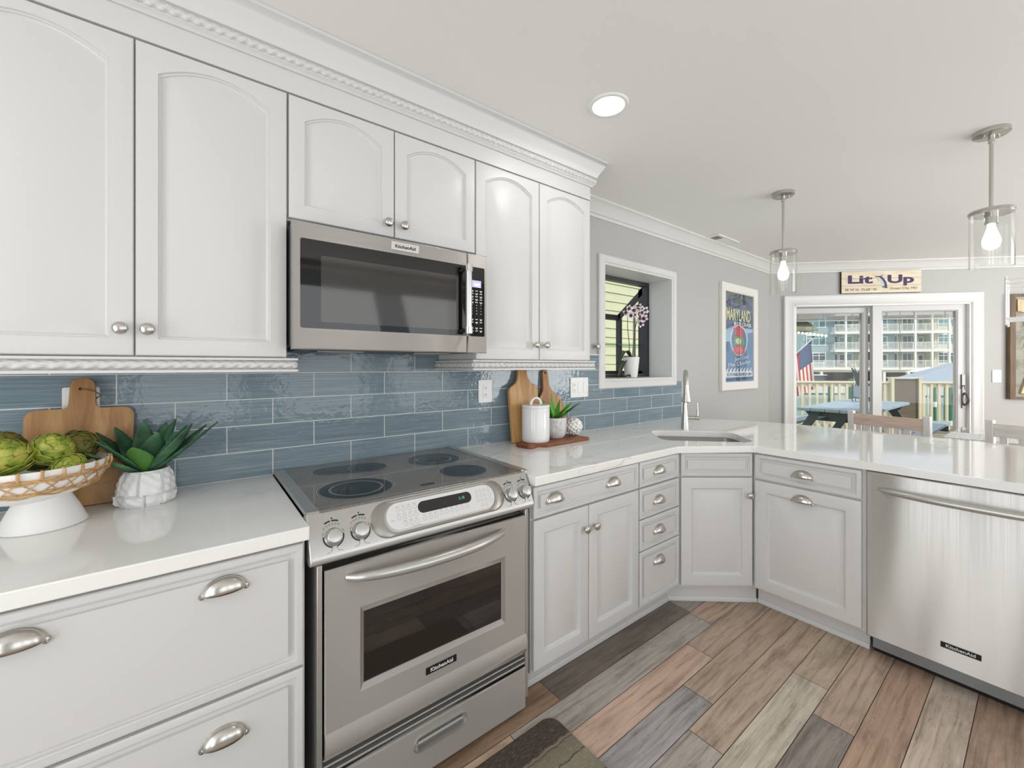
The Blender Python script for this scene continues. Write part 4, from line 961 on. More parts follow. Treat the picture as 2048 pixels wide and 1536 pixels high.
artm = mat('artichoke_green', '#8d9a3a', .5); tt = NT(artm); nq = noise(tt, coords(tt, (1, 1, 1)), 38, 3, .6)
tt.link(ramp(tt, nq, [(.30, '#5d7426'), (.48, '#9aa83c'), (.62, '#c0b95a'), (.76, '#8a5a34')]), P(artm).inputs['Base Color'])
artd = mat('artichoke_dark', '#6a6a2c', .55); tt = NT(artd); nq = noise(tt, coords(tt, (1, 1, 1)), 45, 3, .6)
tt.link(ramp(tt, nq, [(.30, '#39441c'), (.5, '#77772f'), (.64, '#8f6a3a'), (.76, '#4a2f1e')]), P(artd).inputs['Base Color'])
def artichoke(c, r, tilt, label, mt, seed):
    rnd = random.Random(seed)
    t = bpy.data.objects.new('artichoke', None); C.objects.link(t); t.location = c; t.rotation_euler = tilt; tag(t, label, 'artichoke', 'artichokes in the bowl')
    m = M(); m.lathe([(r*.90*sin(q), -r*.86*cos(q)) for q in [pi*i/14 for i in range(15)]], 20, caps=False)
    N = 46; ga = pi*(3-sqrt(5))
    for k in range(N):
        u = k/(N-1); az = k*ga; th0 = pi*(.86-.74*u)          # polar angle of the bract base, from the top
        span = .62*(1-.45*u); wd = .60*(1-.42*u); flare = (.16 if u < .3 else .05)+rnd.uniform(-.02, .03)
        def f(a_, b_):
            th = th0-span*b_; half = wd*(1-.96*b_**2.4)**.5*(.55+.45*min(1, b_*3)); th_ = max(.02, th)
            rr = r*(.93+.05*(1-u)+flare*b_*b_-.05*(2*a_-1)**2*(1-b_)+.02*u)
            az_ = az+(2*a_-1)*half/max(.35, sin(max(.25, th0-span*.4)))
            return (rr*sin(th_)*cos(az_), rr*sin(th_)*sin(az_), rr*.94*cos(th_))
        m.grid(f, 6, 6)
    m.build('bracts', mt, t, solid=r*.035, recalc=False, smooth=60)
    return t
for c_, r_, tl_, lb, mt_, sd in (
    ((-.374, -.283, 1.108), .050, (R(20), R(-12), 0), 'bright yellow green artichoke at the front left of the bowl', artm, 1),
    ((-.302, -.243, 1.114), .0455, (R(24), R(6), 1), 'plump green artichoke in the middle of the bowl', artm, 2),
    ((-.262, -.171, 1.110), .042, (R(62), R(52), 0), 'dark brownish artichoke turned on its side at the right of the bowl', artd, 3),
    ((-.402, -.171, 1.120), .045, (R(15), R(-10), 2), 'artichoke with brown top at the back left of the bowl', artd, 4),
    ((-.262, -.281, 1.070), .034, (R(70), R(20), 0), 'small artichoke low against the front right rim of the bowl', artm, 5),
    ((-.335, -.171, 1.085), .040, (R(10), 0, 0), 'artichoke tucked behind the middle one in the bowl', artd, 6)):
    artichoke(c_, r_, tl_, lb, mt_, sd)

# agave in a rocky pot
ap = (-.118, -.148, TOP); t = thing('agave_plant', 'dark green agave in a rugged white rock-shaped pot on the left counter', 'plant', ap)
rnd = random.Random(4); rk = {}
def rock(u, v):
    a = 2*pi*u; z = .104*v
    pr_ = [(0, .062), (.12, .071), (.3, .074), (.42, .070), (.7, .066), (.9, .058), (1, .052)]
    for (v0, r0), (v1, r1) in zip(pr_, pr_[1:]):
        if v0 <= v <= v1: r = r0+(r1-r0)*(v-v0)/(v1-v0); break
    nb = 7 if v > .34 else 10; cell = (int(u*nb+(.5 if v <= .34 else 0)) % nb, v > .34); fr = (u*nb+(.5 if v <= .34 else 0)) % 1
    k = rk.setdefault(cell, rnd.uniform(-.004, .004)); edge = min(fr, 1-fr)
    r += k*(1 if .03 < v < .95 else 0)-(.006 if edge < .05 and v < .97 else 0)-(.004 if abs(v-.34) < .03 else 0)+.0022*sin(a*13+v*9)*sin(v*17)
    return (r*cos(a), r*sin(a), z)
m = M(); m.grid(rock, 120, 40, wu=True); m.lathe([(.052, .104), (.048, .104), (.047, .085), (0, .085)], 60, caps=False); m.add([rock(i/120, 0) for i in range(120)], [list(range(120))[::-1]]); m.build('pot', mat('white_glaze', '#e6e6e5', .22), t, smooth=30)
ag = mat('agave_green', '#3f6447', .5); tt = NT(ag); nq = noise(tt, coords(tt, (1, 1, 1)), 14, 2, .5); tt.link(ramp(tt, nq, [(.35, '#24452f'), (.55, '#3d6a49'), (.72, '#5c8a5e')]), P(ag).inputs['Base Color'])
def agave_leaf(az, el, L, wd, curl=.25, bright=None):
    d = Vector((cos(az), sin(az), 0)); s_ = Vector((-sin(az), cos(az), 0)); LL = []; N = 24; base_ = Vector((0, 0, .090))+d*.018; e = el; p = base_
    for i in range(N+1):
        u = i/N; w_ = wd*(.55+.45*min(1, u*3))*(1-u**2.2)**.8 if u < 1 else .0005
        if 0 < i < N: w_ *= 1+.07*(i % 2)
        dirv = d*cos(e)+Vector((0, 0, 1))*sin(e); nrm = -d*sin(e)+Vector((0, 0, 1))*cos(e)
        fold = .28*w_; LL.append([p-s_*w_+nrm*fold, p-s_*w_*.5+nrm*fold*.3, p, p+s_*w_*.5+nrm*fold*.3, p+s_*w_+nrm*fold]); p = p+dirv*(L/N); e += curl/N
    m = M(); m.loops(LL, False); m.build('leaf', bright or ag, t, solid=.003)
agb = mat('agave_bright', '#4d7f35', .5)
# camera looks roughly along (+.26,+.96): front of the plant is azimuth ~255 deg
for az, el, L_, wd, cu in ((255, 56, .125, .033, -.2), (210, 46, .16, .026, .1), (195, 48, .14, .026, .2), (218, 26, .165, .024, .3), (320, 45, .20, .027, .2), (350, 38, .22, .028, .15), (15, 40, .19, .028, .15), (60, 62, .16, .030, .1), (100, 66, .165, .030, .1), (140, 56, .165, .028, .1), (290, 66, .15, .034, -.1), (30, 66, .17, .030, .1), (335, 58, .17, .030, 0), (160, 48, .17, .028, .1)):
    wd *= 1.22
    agave_leaf(R(az), R(el), L_, wd, cu, agb if az == 255 else None)

# ------------------------------------------------------------------ things on the right counter
pl = [(0, 0), (.190, 0), (.206, .292), (.196, .312), (.165, .318), (.138, .345), (.130, .40), (.126, .415), (.074, .415), (.072, .40), (.062, .345), (.040, .318), (.010, .306), (-.004, .285)]
pl = fillet_poly(pl, [.004, .004, .012, .014, .02, .03, .01, .012, .012, .01, .03, .02, .014, .012])
board('cutting_board', 'tall striped light wood board with a handle leaning on the tiles behind the canister', pl, .019, (1.360, -.079, TOP+.001), (R(-6.5), 0, 0), acacia_light)
N_ = 30; cx_, cz_, r_ = .0, .128, .128; arc_ = [(cx_+r_*cos(R(a)), cz_+r_*sin(R(a))) for a in range(-240, 61, 10)][::1]
hx = [(.060, cz_+.112), (.030, .275), (.014, .300), (.010, .382), (.000, .398), (-.018, .398), (-.030, .384), (-.034, .300), (-.040, .272), (-.070, cz_+.107)]
pl = [(cx_+r_*cos(R(a)), cz_+r_*sin(R(a))) for a in range(123, 418, 8)]+hx[1:-1]
board('cutting_board', 'round acacia paddle board leaning on the tiles behind the succulent', pl, .016, (1.675, -.049, TOP+.001), (R(-4.0), R(-3), 0), acacia_round, (-.012, .380, .006))
# flat board
pl = fillet_poly([(0, .0), (.012, -.034), (.05, -.036), (.075, -.020), (.098, -.022), (.130, -.052), (.500, -.052), (.500, .110), (.130, .110), (.098, .072), (.075, .070), (.05, .084), (.012, .082), (0, .048)], [.02, .015, .015, .02, .02, .004, .004, .004, .004, .02, .02, .015, .015, .02])
t = thing('serving_board', 'dark reddish wood paddle board lying flat under the canister, succulent and ball', 'serving board', (1.328, -.222, TOP), R(1.5))
t.scale = (.88, 1, 1)
bmx = bmesh.new(); ov_ = [bmx.verts.new((x, y, 0)) for x, y in pl]; hv_ = [bmx.verts.new((.034+.010*cos(2*pi*i/16), .024+.020*sin(2*pi*i/16), 0)) for i in range(16)]
ed = [bmx.edges.new((L_[i], L_[(i+1) % len(L_)])) for L_ in (ov_, hv_) for i in range(len(L_))]
bmesh.ops.triangle_fill(bmx, use_beauty=True, edges=ed); r_ = bmesh.ops.extrude_face_region(bmx, geom=list(bmx.faces))
for g in r_['geom']:
    if isinstance(g, bmesh.types.BMVert): g.co.z = .017
bmesh.ops.recalc_face_normals(bmx, faces=bmx.faces); me = bpy.data.meshes.new('wood'); bmx.to_mesh(me); bmx.free(); me.materials.append(acacia_dark); o = bpy.data.objects.new('wood', me); C.objects.link(o); o.parent = t
d_ = o.modifiers.new('bevel', 'BEVEL'); d_.width = .003; d_.segments = 2; d_.limit_method = 'ANGLE'; d_.angle_limit = R(60)
TB = TOP+.0178
t = thing('canister', 'tall white ceramic canister with a looped lid on the flat board', 'canister', (1.455, -.165, TB))
m = M(); m.lathe([(0, 0), (.070, 0), (.0735, .004), (.0745, .02), (.0745, .178), (.0735, .180), (0, .180)], 56, caps=False); m.build('jar', ceramic, t)
m = M(); m.lathe([(0, .1805), (.0735, .1805), (.0755, .183), (.0755, .192), (.073, .195), (.05, .1975), (0, .199)], 56, caps=False)
hp = [(-.036*cos(pi*i/16)*(1+.25*sin(pi*i/16)*0), 0, .195+.036*sin(pi*i/16)) for i in range(17)]
m.tube(hp, [.0085-.002*sin(pi*i/16) for i in range(17)], 12, flat=1.0); lid = m.build('lid', ceramic, t)
t = thing('potted_succulent', 'small bright green succulent in a speckled pale grey pot on the flat board', 'plant', (1.612, -.150, TB))
t.scale = (1.12,)*3
spk = mat('speckled_pot', '#d9d8d6', .45); tt = NT(spk); nq = noise(tt, coords(tt, (1, 1, .5)), 60, 4, .7); tt.link(ramp(tt, nq, [(.35, '#b9b8b6'), (.55, '#dedddb')]), P(spk).inputs['Base Color'])
m = M(); m.lathe([(0, 0), (.038, 0), (.047, .008), (.055, .03), (.0575, .06), (.057, .100), (.0555, .1015), (.052, .100), (.051, .085), (0, .083)], 44, caps=False); m.build('pot', spk, t)
sg1 = mat('succulent_green', '#5fae35', .45); sg2 = mat('succulent_dark', '#3b6b34', .45); sg3 = mat('succulent_pale', '#b9a58a', .6)
def suc(az, el, L, wd, curl, mt):
    d = Vector((cos(az), sin(az), 0)); s_ = Vector((-sin(az), cos(az), 0)); LL = []; N = 14; p = Vector((0, 0, .085))+d*.012; e = el
    for i in range(N+1):
        u = i/N; w_ = wd*(.5+.5*min(1, u*3))*(1-u**1.8)+.0006; dirv = d*cos(e)+Vector((0, 0, 1))*sin(e); nrm = -d*sin(e)+Vector((0, 0, 1))*cos(e)
        LL.append([p-s_*w_+nrm*w_*.5, p-nrm*.001, p+s_*w_+nrm*w_*.5]); p = p+dirv*L/N; e += curl/N
    m = M(); m.loops(LL, False); m.build('leaf', mt, t, solid=.003)
for az, el, L_, wd, cu, mt_ in ((85, 78, .135, .015, .2, sg1), (160, 48, .13, .014, .2, sg2), (130, 60, .12, .015, .1, sg1), (345, 30, .155, .015, .1, sg2), (0, 38, .13, .016, .1, sg1), (330, 46, .11, .016, .1, sg1), (300, 40, .07, .014, 0, sg2), (200, 55, .11, .014, .3, sg1), (240, 40, .06, .014, 0, sg2), (275, 25, .06, .011, 0, sg3), (30, 52, .12, .015, .1, sg1), (310, 22, .075, .011, -.2, sg3), (180, 20, .07, .012, 0, sg2)):
    suc(R(az), R(el), L_, wd, cu, mt_)
t = thing('decorative_ball', 'white ruffled flower-petal ball on the right end of the flat board', 'ornament', (1.752, -.160, TB+.051))
m = M(); m.lathe([(.043*sin(q), -.043*cos(q)) for q in [pi*i/12 for i in range(13)]], 20, caps=False); rnd = random.Random(9)
for k in range(70):
    z = 1-2*(k+.5)/70; a = k*pi*(3-sqrt(5)); n_ = Vector((sqrt(1-z*z)*cos(a), sqrt(1-z*z)*sin(a), z)); q_ = n_.to_track_quat('Z', 'Y').to_matrix().to_4x4(); X = Matrix.Translation(n_*.041) @ q_ @ Matrix.Rotation(rnd.uniform(0, 6.28), 4, 'Z') @ Matrix.Rotation(rnd.uniform(.1, .32), 4, 'X')
    m.grid(lambda u, v: ((u-.5)*.022*(1-.3*v), (v-.5)*.022, .0065-.012*((u-.5)**2)*2+.003*sin(v*3.1)), 4, 4, 0, X)
m.build('petals', mat('white_petals', '#fbfaf7', .6), t, solid=.001, recalc=False)

# ------------------------------------------------------------------ floor mat
t = thing('kitchen_mat', 'cushioned floor mat printed like dark weathered planks in front of the range', 'mat', (.50, -1.03, ZF+.0005), R(.5))
mm = mat('mat_print', '#6a6152', .6); tt = NT(mm); tcx = tt.new('ShaderNodeTexCoord'); sp = tt.new('ShaderNodeSeparateXYZ'); tt.link(tcx.outputs['Object'], sp.inputs[0])
nw = noise(tt, coords(tt, (9, 2, 1)), 3, 3, .6); wob = tt.new('ShaderNodeMath', operation='MULTIPLY_ADD'); wob.inputs[1].default_value = .02; tt.link(nw, wob.inputs[0]); tt.link(sp.outputs[1], wob.inputs[2])
fl_ = tt.new('ShaderNodeMath', operation='MULTIPLY_ADD'); fl_.inputs[1].default_value = 1.6667; fl_.inputs[2].default_value = .5-.0167; tt.link(wob.outputs[0], fl_.inputs[0])
bands = ramp(tt, fl_.outputs[0], [(0, '#8f8a70'), (.55, '#a39c82'), (.552, '#181512'), (.562, '#9a937c'), (.70, '#a59e86'), (.702, '#14110f'), (.715, '#98927b'), (.80, '#8c8570'), (.803, '#1b1714'), (.815, '#a89a84'), (.83, '#352c26'), (1, '#3c332c')])
for_ = noise(tt, coords(tt, (10, 60, 1)), 5, 5, .75); fleck = ramp(tt, for_, [(.42, '#2a211b'), (.58, '#6f6459'), (.72, '#d9cdbd')]); 
tt.link(mix(tt, .42, bands, fleck), P(mm).inputs['Base Color'])
m = M(); L = [[(x, y, z) for x, y in rrect(w_, h_, .045, 8)] for w_, h_, z in ((1.08, .58, 0), (1.085, .585, .003), (1.075, .575, .011), (1.06, .56, .013))]; m.loops(L, True, True, True); m.build('pad', mm, t, smooth=50)

# ------------------------------------------------------------------ dining side
whitewash = grain('whitewashed_wood', '#dedbd7', '#f2f0ed', (30, 30, 3), .55); railw = grain('pinkish_bare_wood', '#d0b5a6', '#ead6c9', (4, 40, 40), .55); railp = grain('pale_bare_wood', '#e0dad3', '#f3efea', (4, 40, 40), .55)
def chair(label, loc, rz, railmat, nsl=7):
    t = thing('dining_chair', label, 'chair', (loc[0], loc[1], ZF), rz, 'dining chairs behind the peninsula'); w_ = .465; H_ = .95
    for x in (0, w_-.036):
        m = M(); m.prism([(-.035, H_), (.0, H_), (.024, .45), (.016, 0), (-.018, 0), (-.020, .45)], x, x+.036, 'x'); m.build('rear_leg', whitewash, t, bev=.003)
        m = M(); m.box(x, x+.036, .40, .436, 0, .43); m.build('front_leg', whitewash, t, bev=.003)
    m = M(); m.box(-.01, w_+.01, -.01, .45, .43, .455); m.build('seat', railp, t, bev=.005)
    m = M(); m.prism([(-.030, .930), (-.010, .930), (-.006, .850), (-.026, .850)], .036, w_-.036, 'x'); m.build('top_rail', railmat, t, bev=.002)
    m = M(); m.prism([(-.012, .580), (.012, .580), (.014, .53), (-.010, .53)], .036, w_-.036, 'x'); m.build('lower_rail', whitewash, t, bev=.002)
    gap = (w_-.072)/nsl
    for k in range(nsl):
        x = .036+gap*(k+.5); m = M(); m.prism([(-.022, .852), (-.012, .852), (.006, .578), (-.004, .578)], x-.017, x+.017, 'x'); m.build('slat', whitewash, t, bev=.0015)
    for z0 in (.20,):
        m = M(); m.box(.036, w_-.036, .41, .43, z0, z0+.03); m.build('stretcher', whitewash, t, bev=.002)
    return t
chair('whitewashed slat-back chair with a pinkish wood top rail, in front of the sliding door', (3.945, -.925), math.atan2(-.455, -.10), railw)
chair('all white slat-back chair at the right edge, in front of the table', (3.935, -1.612), math.atan2(-.94, -.30), railp, 5)
t = thing('dining_table', 'glass-topped dining table behind the peninsula chairs', 'table', (4.68, -2.25, ZF))
m = M(); m.prism(rrect(1.24, 1.76, .02, 4), .738, .750); m.build('tabletop', mat('frosted_glass_top', '#cfd3cc', .04, spec=.7), t, bev=.002)
for sx_ in (-1, 1):
    for sy_ in (-1, 1): m = M(); m.box(sx_*.50-.03, sx_*.50+.03, sy_*.68-.03, sy_*.68+.03, 0, .738); m.build('leg', whitewash, t, bev=.003)
t = thing('table_runner', 'pale grey lacy runner along the glass dining table', 'table runner', (4.64, -2.25, ZF+.7505))
lace = mat('lace', '#cfcdcb', .8); tt = NT(lace); vo = tt.new('ShaderNodeTexVoronoi'); vo.inputs['Scale'].default_value = 60; tt.link(coords(tt), vo.inputs['Vector']); tt.link(ramp(tt, vo.outputs['Distance'], [(.1, '#9b999b'), (.5, '#e6e5e4')]), P(lace).inputs['Base Color'])
m = M(); m.box(-.20, .20, -.88, .884, 0, .003); m.build('cloth', lace, t, smooth=0)
m = M(); m.box(-.20, .20, .884, .887, -.10, .003); bpy.data.objects[t.children[0].name]; m.build('hanging_end', lace, t, smooth=0)
t = thing('chandelier', 'white metal open-frame lantern chandelier over the dining table', 'chandelier', (4.80, -2.20, 1.66))
wm = mat('white_enamel', '#f3f2ef', .25)
lx, ly, hz = .13, .545, .30
for sx_ in (-1, 1):
    for sy_ in (-1, 1):
        m = M(); m.tube([(sx_*lx, sy_*ly, -.005), (sx_*lx, sy_*ly, hz+.005)], .008, 4); m.lathe([(0, hz+.004), (.008, hz+.008), (.009, hz+.016), (.004, hz+.024), (0, hz+.026)], 12, c=(sx_*lx, sy_*ly, 0), caps=False); m.lathe([(0, -.03), (.006, -.028), (.009, -.018), (.007, -.008), (.004, -.002)], 12, c=(sx_*lx, sy_*ly, 0), caps=False); m.build('post', wm, t)
for z_, hh in ((.016, .018), (hz-.03, .012), (hz, .012)):
    m = M()
    for sx_ in (-1, 1): m.box(sx_*lx-.006, sx_*lx+.006, -ly, ly, z_-hh/2, z_+hh/2)
    for sy_ in (-1, 1): m.box(-lx, lx, sy_*ly-.006, sy_*ly+.006, z_-hh/2, z_+hh/2)
    m.build('ring_frame', wm, t, smooth=0)
m = M(); m.box(-.008, .008, -ly, ly, .006, .022); m.build('candle_bar', wm, t, smooth=0)
for k in range(4):
    m = M(); m.lathe([(0, .022), (.02, .022), (.02, .03), (.011, .032), (.011, .20), (0, .20)], 16, c=(0, ly-.19-.25*k, 0), caps=False); m.build('candle_tube', wm, t)
m = M()
for sy_ in (-1, 1): m.tube([(0, sy_*ly*.5, hz), (0, 0, hz+.22)], .005, 8)
m.tube([(0, 0, hz+.2), (0, 0, ZC-1.66-.02)], .006, 8); m.box(-.006, .006, -ly*.55, ly*.55, hz-.006, hz+.006); m.box(-lx, lx, -.006, .006, hz-.006, hz+.006); m.build('stem', wm, t)
m = M(); m.lathe([(0, ZC-1.66-.025), (.06, ZC-1.66-.022), (.065, ZC-1.66-.001), (0, ZC-1.66-.001)], 32, caps=False); m.build('canopy', wm, t)

# ------------------------------------------------------------------ outside: deck, rail, picnic table
def outside(name, label, cat, s=0, t_=0, z=0, group=None): return thing(name, label, cat, (*wp(s, t_), z), WALLROT, group)
creamp = mat('cream_paint', '#e6dfc0', .55); deckm = grain('deck_boards', '#8d8272', '#a99d8b', (2, 30, 30), .7)
DZF = -.02
t = outside('deck', 'wooden deck outside the sliding door', 'deck', 0, .21, 0)
m = M()
for k in range(33): m.box(-.25, 9.5, .145*k, .145*k+.138, DZF-.03, DZF)
m.build('boards', deckm, t, smooth=0)
def railing(label, s0, s1, t_=4.5):
    t = outside('deck_railing', label, 'railing', s0, t_, DZF); L_ = s1-s0; H_ = 1.015-DZF
    m = M(); m.box(0, L_, -.07, .07, H_-.035, H_); m.build('top_rail', creamp, t, bev=.004)
    m = M(); m.box(0, L_, -.02, .02, H_-.11, H_-.036); m.build('upper_rail', creamp, t, smooth=0)
    m = M(); m.box(0, L_, -.02, .02, .08, .16); m.build('lower_rail', creamp, t, smooth=0)
    n = int(L_/.135)
    for k in range(n): x = L_*(k+.5)/n; m = M(); m.box(x-.021, x+.021, -.020-.03, -.021, .06, H_-.04); m.build('baluster', creamp, t, smooth=0)
    for x in (0, L_-.09): m = M(); m.box(x, x+.09, .021, .11, 0, H_-.036); m.build('post', creamp, t, smooth=0)
railing('cream deck railing on the left, behind the picnic table', 1.2, 4.28)
railing('cream deck railing on the right, under the blue grey canopy', 4.84, 9.2)
t = outside('privacy_screen', 'brown slatted screen panel between two cream posts on the deck edge', 'screen', 4.29, 4.45, DZF)
for x in (0, .49): m = M(); m.box(x, x+.05, -.05, .05, 0, 1.10); m.build('post', creamp, t, smooth=0)
m = M(); m.box(-.02, .56, -.06, .06, 1.10, 1.125); m.build('cap_rail', creamp, t, smooth=0)
m = M()
for k in range(9): m.box(.052, .488, -.02, .0+.004*(k % 2), .08+.112*k, .08+.112*k+.110)
m.build('slats', grain('brown_slats', '#5f5545', '#7d7260', (2, 30, 30), .7), t, smooth=0)

pblue = grain('weathered_blue_paint', '#8fa5b2', '#b4c4cc', (2, 30, 30), .5); pdk = mat('grey_green_paint', '#5d6a68', .6)
t = thing('picnic_table', 'weathered blue grey picnic table with attached benches on the deck', 'picnic table', (6.98, 0, DZF)); TZ = .745-DZF-.02
for k in range(5): y = -.43+.168*k; m = M(); m.box(0, 2.45, y, y+.160, TZ-.04, TZ); m.build('top_board', pblue, t, bev=.004)
for sy in (-1, 1):
    for k in range(2): y0 = sy*.60+(0 if sy > 0 else -.145)+sy*.15*k; m = M(); m.box(0, 2.45, y0, y0+.14, .43, .468); m.build('bench_board', pblue, t, bev=.004)
for x in (.22, 2.15):
    for sy in (-1, 1): m = M(); m.prism([(sy*.16, TZ-.04), (sy*.28, TZ-.04), (sy*.68, 0), (sy*.56, 0)], x, x+.04, 'x'); m.build('leg', pdk, t, smooth=0)
    m = M(); m.box(x+.04, x+.08, -.9, .9, .34, .43); m.build('bench_beam', pdk, t, smooth=0)
    m = M(); m.prism([(-.40, TZ-.04), (.40, TZ-.04), (.33, TZ-.13), (-.33, TZ-.13)], x+.04, x+.08, 'x'); m.build('top_beam', pdk, t, smooth=0)
t = thing('potted_snake_plant', 'dark snake plant in a pale blue pot on a black stand, on the picnic table', 'plant', (8.98, .108, .727))
m = M(); m.lathe([(0, .07), (.105, .07), (.115, .08), (.12, .265), (.112, .265), (.11, .24), (0, .24)], 32, caps=False); m.build('pot', mat('pale_blue_pot', '#9fb2bf', .4), t)
m = M()
for a in range(4): q = R(45+90*a); m.tube([(.13*cos(q), .13*sin(q), 0), (.13*cos(q), .13*sin(q), .29)], .007, 6)
m.tube([(.13*cos(R(45+90*a)), .13*sin(R(45+90*a)), .06) for a in range(4)], .006, 6, closed=True); m.build('stand', black, t)
snk = mat('snake_leaf', '#23443a', .75, 0, .2)
for k, (az, lean, L_) in enumerate(((0, .03, .42), (60, .10, .36), (140, .13, .34), (200, .10, .38), (250, .16, .30), (310, .16, .33), (20, .2, .28), (180, .22, .26))):
    d = Vector((cos(R(az)), sin(R(az)), 0)); s_ = Vector((-sin(R(az+30)), cos(R(az+30)), 0)); LL = []
    for i in range(13):
        u = i/12; w_ = .050*(.45+.55*min(1, u*2.5))*(1-u**3)+.0005; p = d*(.03+lean*u*u)+Vector((0, 0, .24+L_*u)); LL.append([p-s_*w_, p+d*.004, p+s_*w_])
    m = M(); m.loops(LL, False); m.build('leaf', snk, t, solid=.004)

# flag
t = outside('flag', 'red, white and blue striped flag hanging from an angled pole by the deck rail', 'flag', 2.86, 4.9, 0)
m = M(); m.tube([(-.45, 0, 1.25), (.255, 0, 1.93)], .013, 8); m.build('pole', mat('white_pole', '#d9d9d5', .5), t); m = M(); m.lathe([(0, 0), (.022, .01), (.022, .035), (0, .05)], 10, c=(.262, 0, 1.93), caps=False); m.build('finial', black, t)
def flagp(u, v):  # v down from the pole
    tx = -.25+.46*u; top = 1.25+(tx+.45)*.965
    fold = sin(u*9+v*1.4)*.035*(.3+.7*v)
    return (tx*(1-.12*v)+.05*v+fold*.5+.02*v*u*3, fold, top-.03-(.80-.0*u+.22*u)*v*1.0)
fr_, fw2, fbl = mat('flag_red', '#c1393f', .7), mat('flag_white', '#f0ece2', .7), mat('flag_blue', '#2b4a78', .7); m = M()
nu, nv = 26, 28
for i in range(nu):
    for j in range(nv):
        mi = 2 if (i >= 12 and j < 12) else (0 if (i//2) % 2 else 1)
        q = [flagp((i+a)/nu, (j+b_)/nv) for a, b_ in ((0, 0), (1, 0), (1, 1), (0, 1))]; m.add(q, [(0, 1, 2, 3)], mi)
cl_ = m.build('cloth', [fr_, fw2, fbl], t, smooth=0, solid=.003, recalc=False)
m = M()
for i in range(5):
    for j in range(5): p = flagp((13.5+i*2.6)/nu, (1.2+j*2.2)/nv); m.add([(p[0]+(.010 if k % 2 else .004)*cos(2*pi*k/10), p[1]-.012, p[2]+(.010 if k % 2 else .004)*sin(2*pi*k/10)) for k in range(10)], [list(range(10))])
m.build('stars', fw2, cl_, smooth=0, recalc=False)

# neighbour house seen through the garden window
sid = grain('pale_green_siding', '#c9cba6', '#d8d9b9', (1, 1, 30), .7)
t = thing('neighbour_house', 'pale yellow green clapboard house wall outside the garden window', 'house', (3.0, 2.2, -1))
m = M()
for k in range(32): z0 = .2+.135*k; m.prism([(0, z0), (-.022, z0), (-.004, z0+.137), (0, z0+.137)], -1.5, 3.6, 'x')
m.box(-1.5, 3.6, 0, .2, 0, 4.6); m.build('siding', sid, t, smooth=0)

# pavilion roof with bulbs, canopy, far umbrella
t = outside('pavilion_roof', 'corner of a grey green pavilion roof with string lights at the upper left of the door view', 'roof', 4.2, 12, 0)
og = grain('olive_roof', '#7d7c66', '#95947c', (1, 1, 20), .7)
m = M(); L = [[(-1.0, -.2, 2.62), (2.84, -.2, 2.62), (2.84, 4, 2.62), (-1.0, 4, 2.62)], [(-1.0, -.2, 2.70), (2.84, -.2, 2.70), (2.84, 4, 2.70), (-1.0, 4, 2.70)], [(-1.0, .1, 3.02), (2.62, .1, 3.02), (2.62, 3.8, 3.02), (-1.0, 3.8, 3.02)], [(-1.1, -.3, 3.03), (2.95, -.3, 3.03), (2.95, 4.1, 3.03), (-1.1, 4.1, 3.03)], [(-1.1, .2, 3.9), (1.8, .2, 3.9), (1.8, 3.5, 3.9), (-1.1, 3.5, 3.9)]]; m.loops(L, True, True, True); m.build('eave', og, t, smooth=0)
for x in (-.5, 2.5) if False else (-.6,): m = M(); m.box(x, x+.15, 1.5, 1.65, DZF-1.2, 2.62); m.build('post', creamp, t, smooth=0)
bulbm = emit('string_bulb', '#ffe9b8', 1.6)
for k in range(9): m = M(); m.lathe([(.045*sin(pi*i/6), -.045*cos(pi*i/6)) for i in range(7)], 10, c=(1.9+.13*k, -.5, 2.55-.018*k), caps=False); m.build('bulb', bulbm, t)
t = outside('canopy', 'blue grey boat canopy beyond the right deck railing', 'canopy', 9.6, 8.6, 0)
m = M(); m.lathe([(2.05, .86), (2.0, .90), (1.0, 1.28), (.1, 1.62), (0, 1.64)], 8, caps=False); m.build('fabric', mat('blue_grey_canvas', '#aebbc6', .7), t, smooth=0)
m = M(); m.tube([(0, 0, -1.3), (0, 0, 1.62)], .04, 8); m.build('pole', steel_sat, t)
t = outside('umbrella', 'small white umbrella far behind the deck screen', 'umbrella', 17.0, 20, 0)
m = M(); m.lathe([(.95, .98), (.5, 1.12), (0, 1.26)], 8, caps=False); m.build('fabric', mat('white_canvas', '#ece9df', .7), t, smooth=0)
m = M(); m.tube([(0, 0, -1.3), (0, 0, 1.25)], .03, 6); m.build('pole', plain, t)

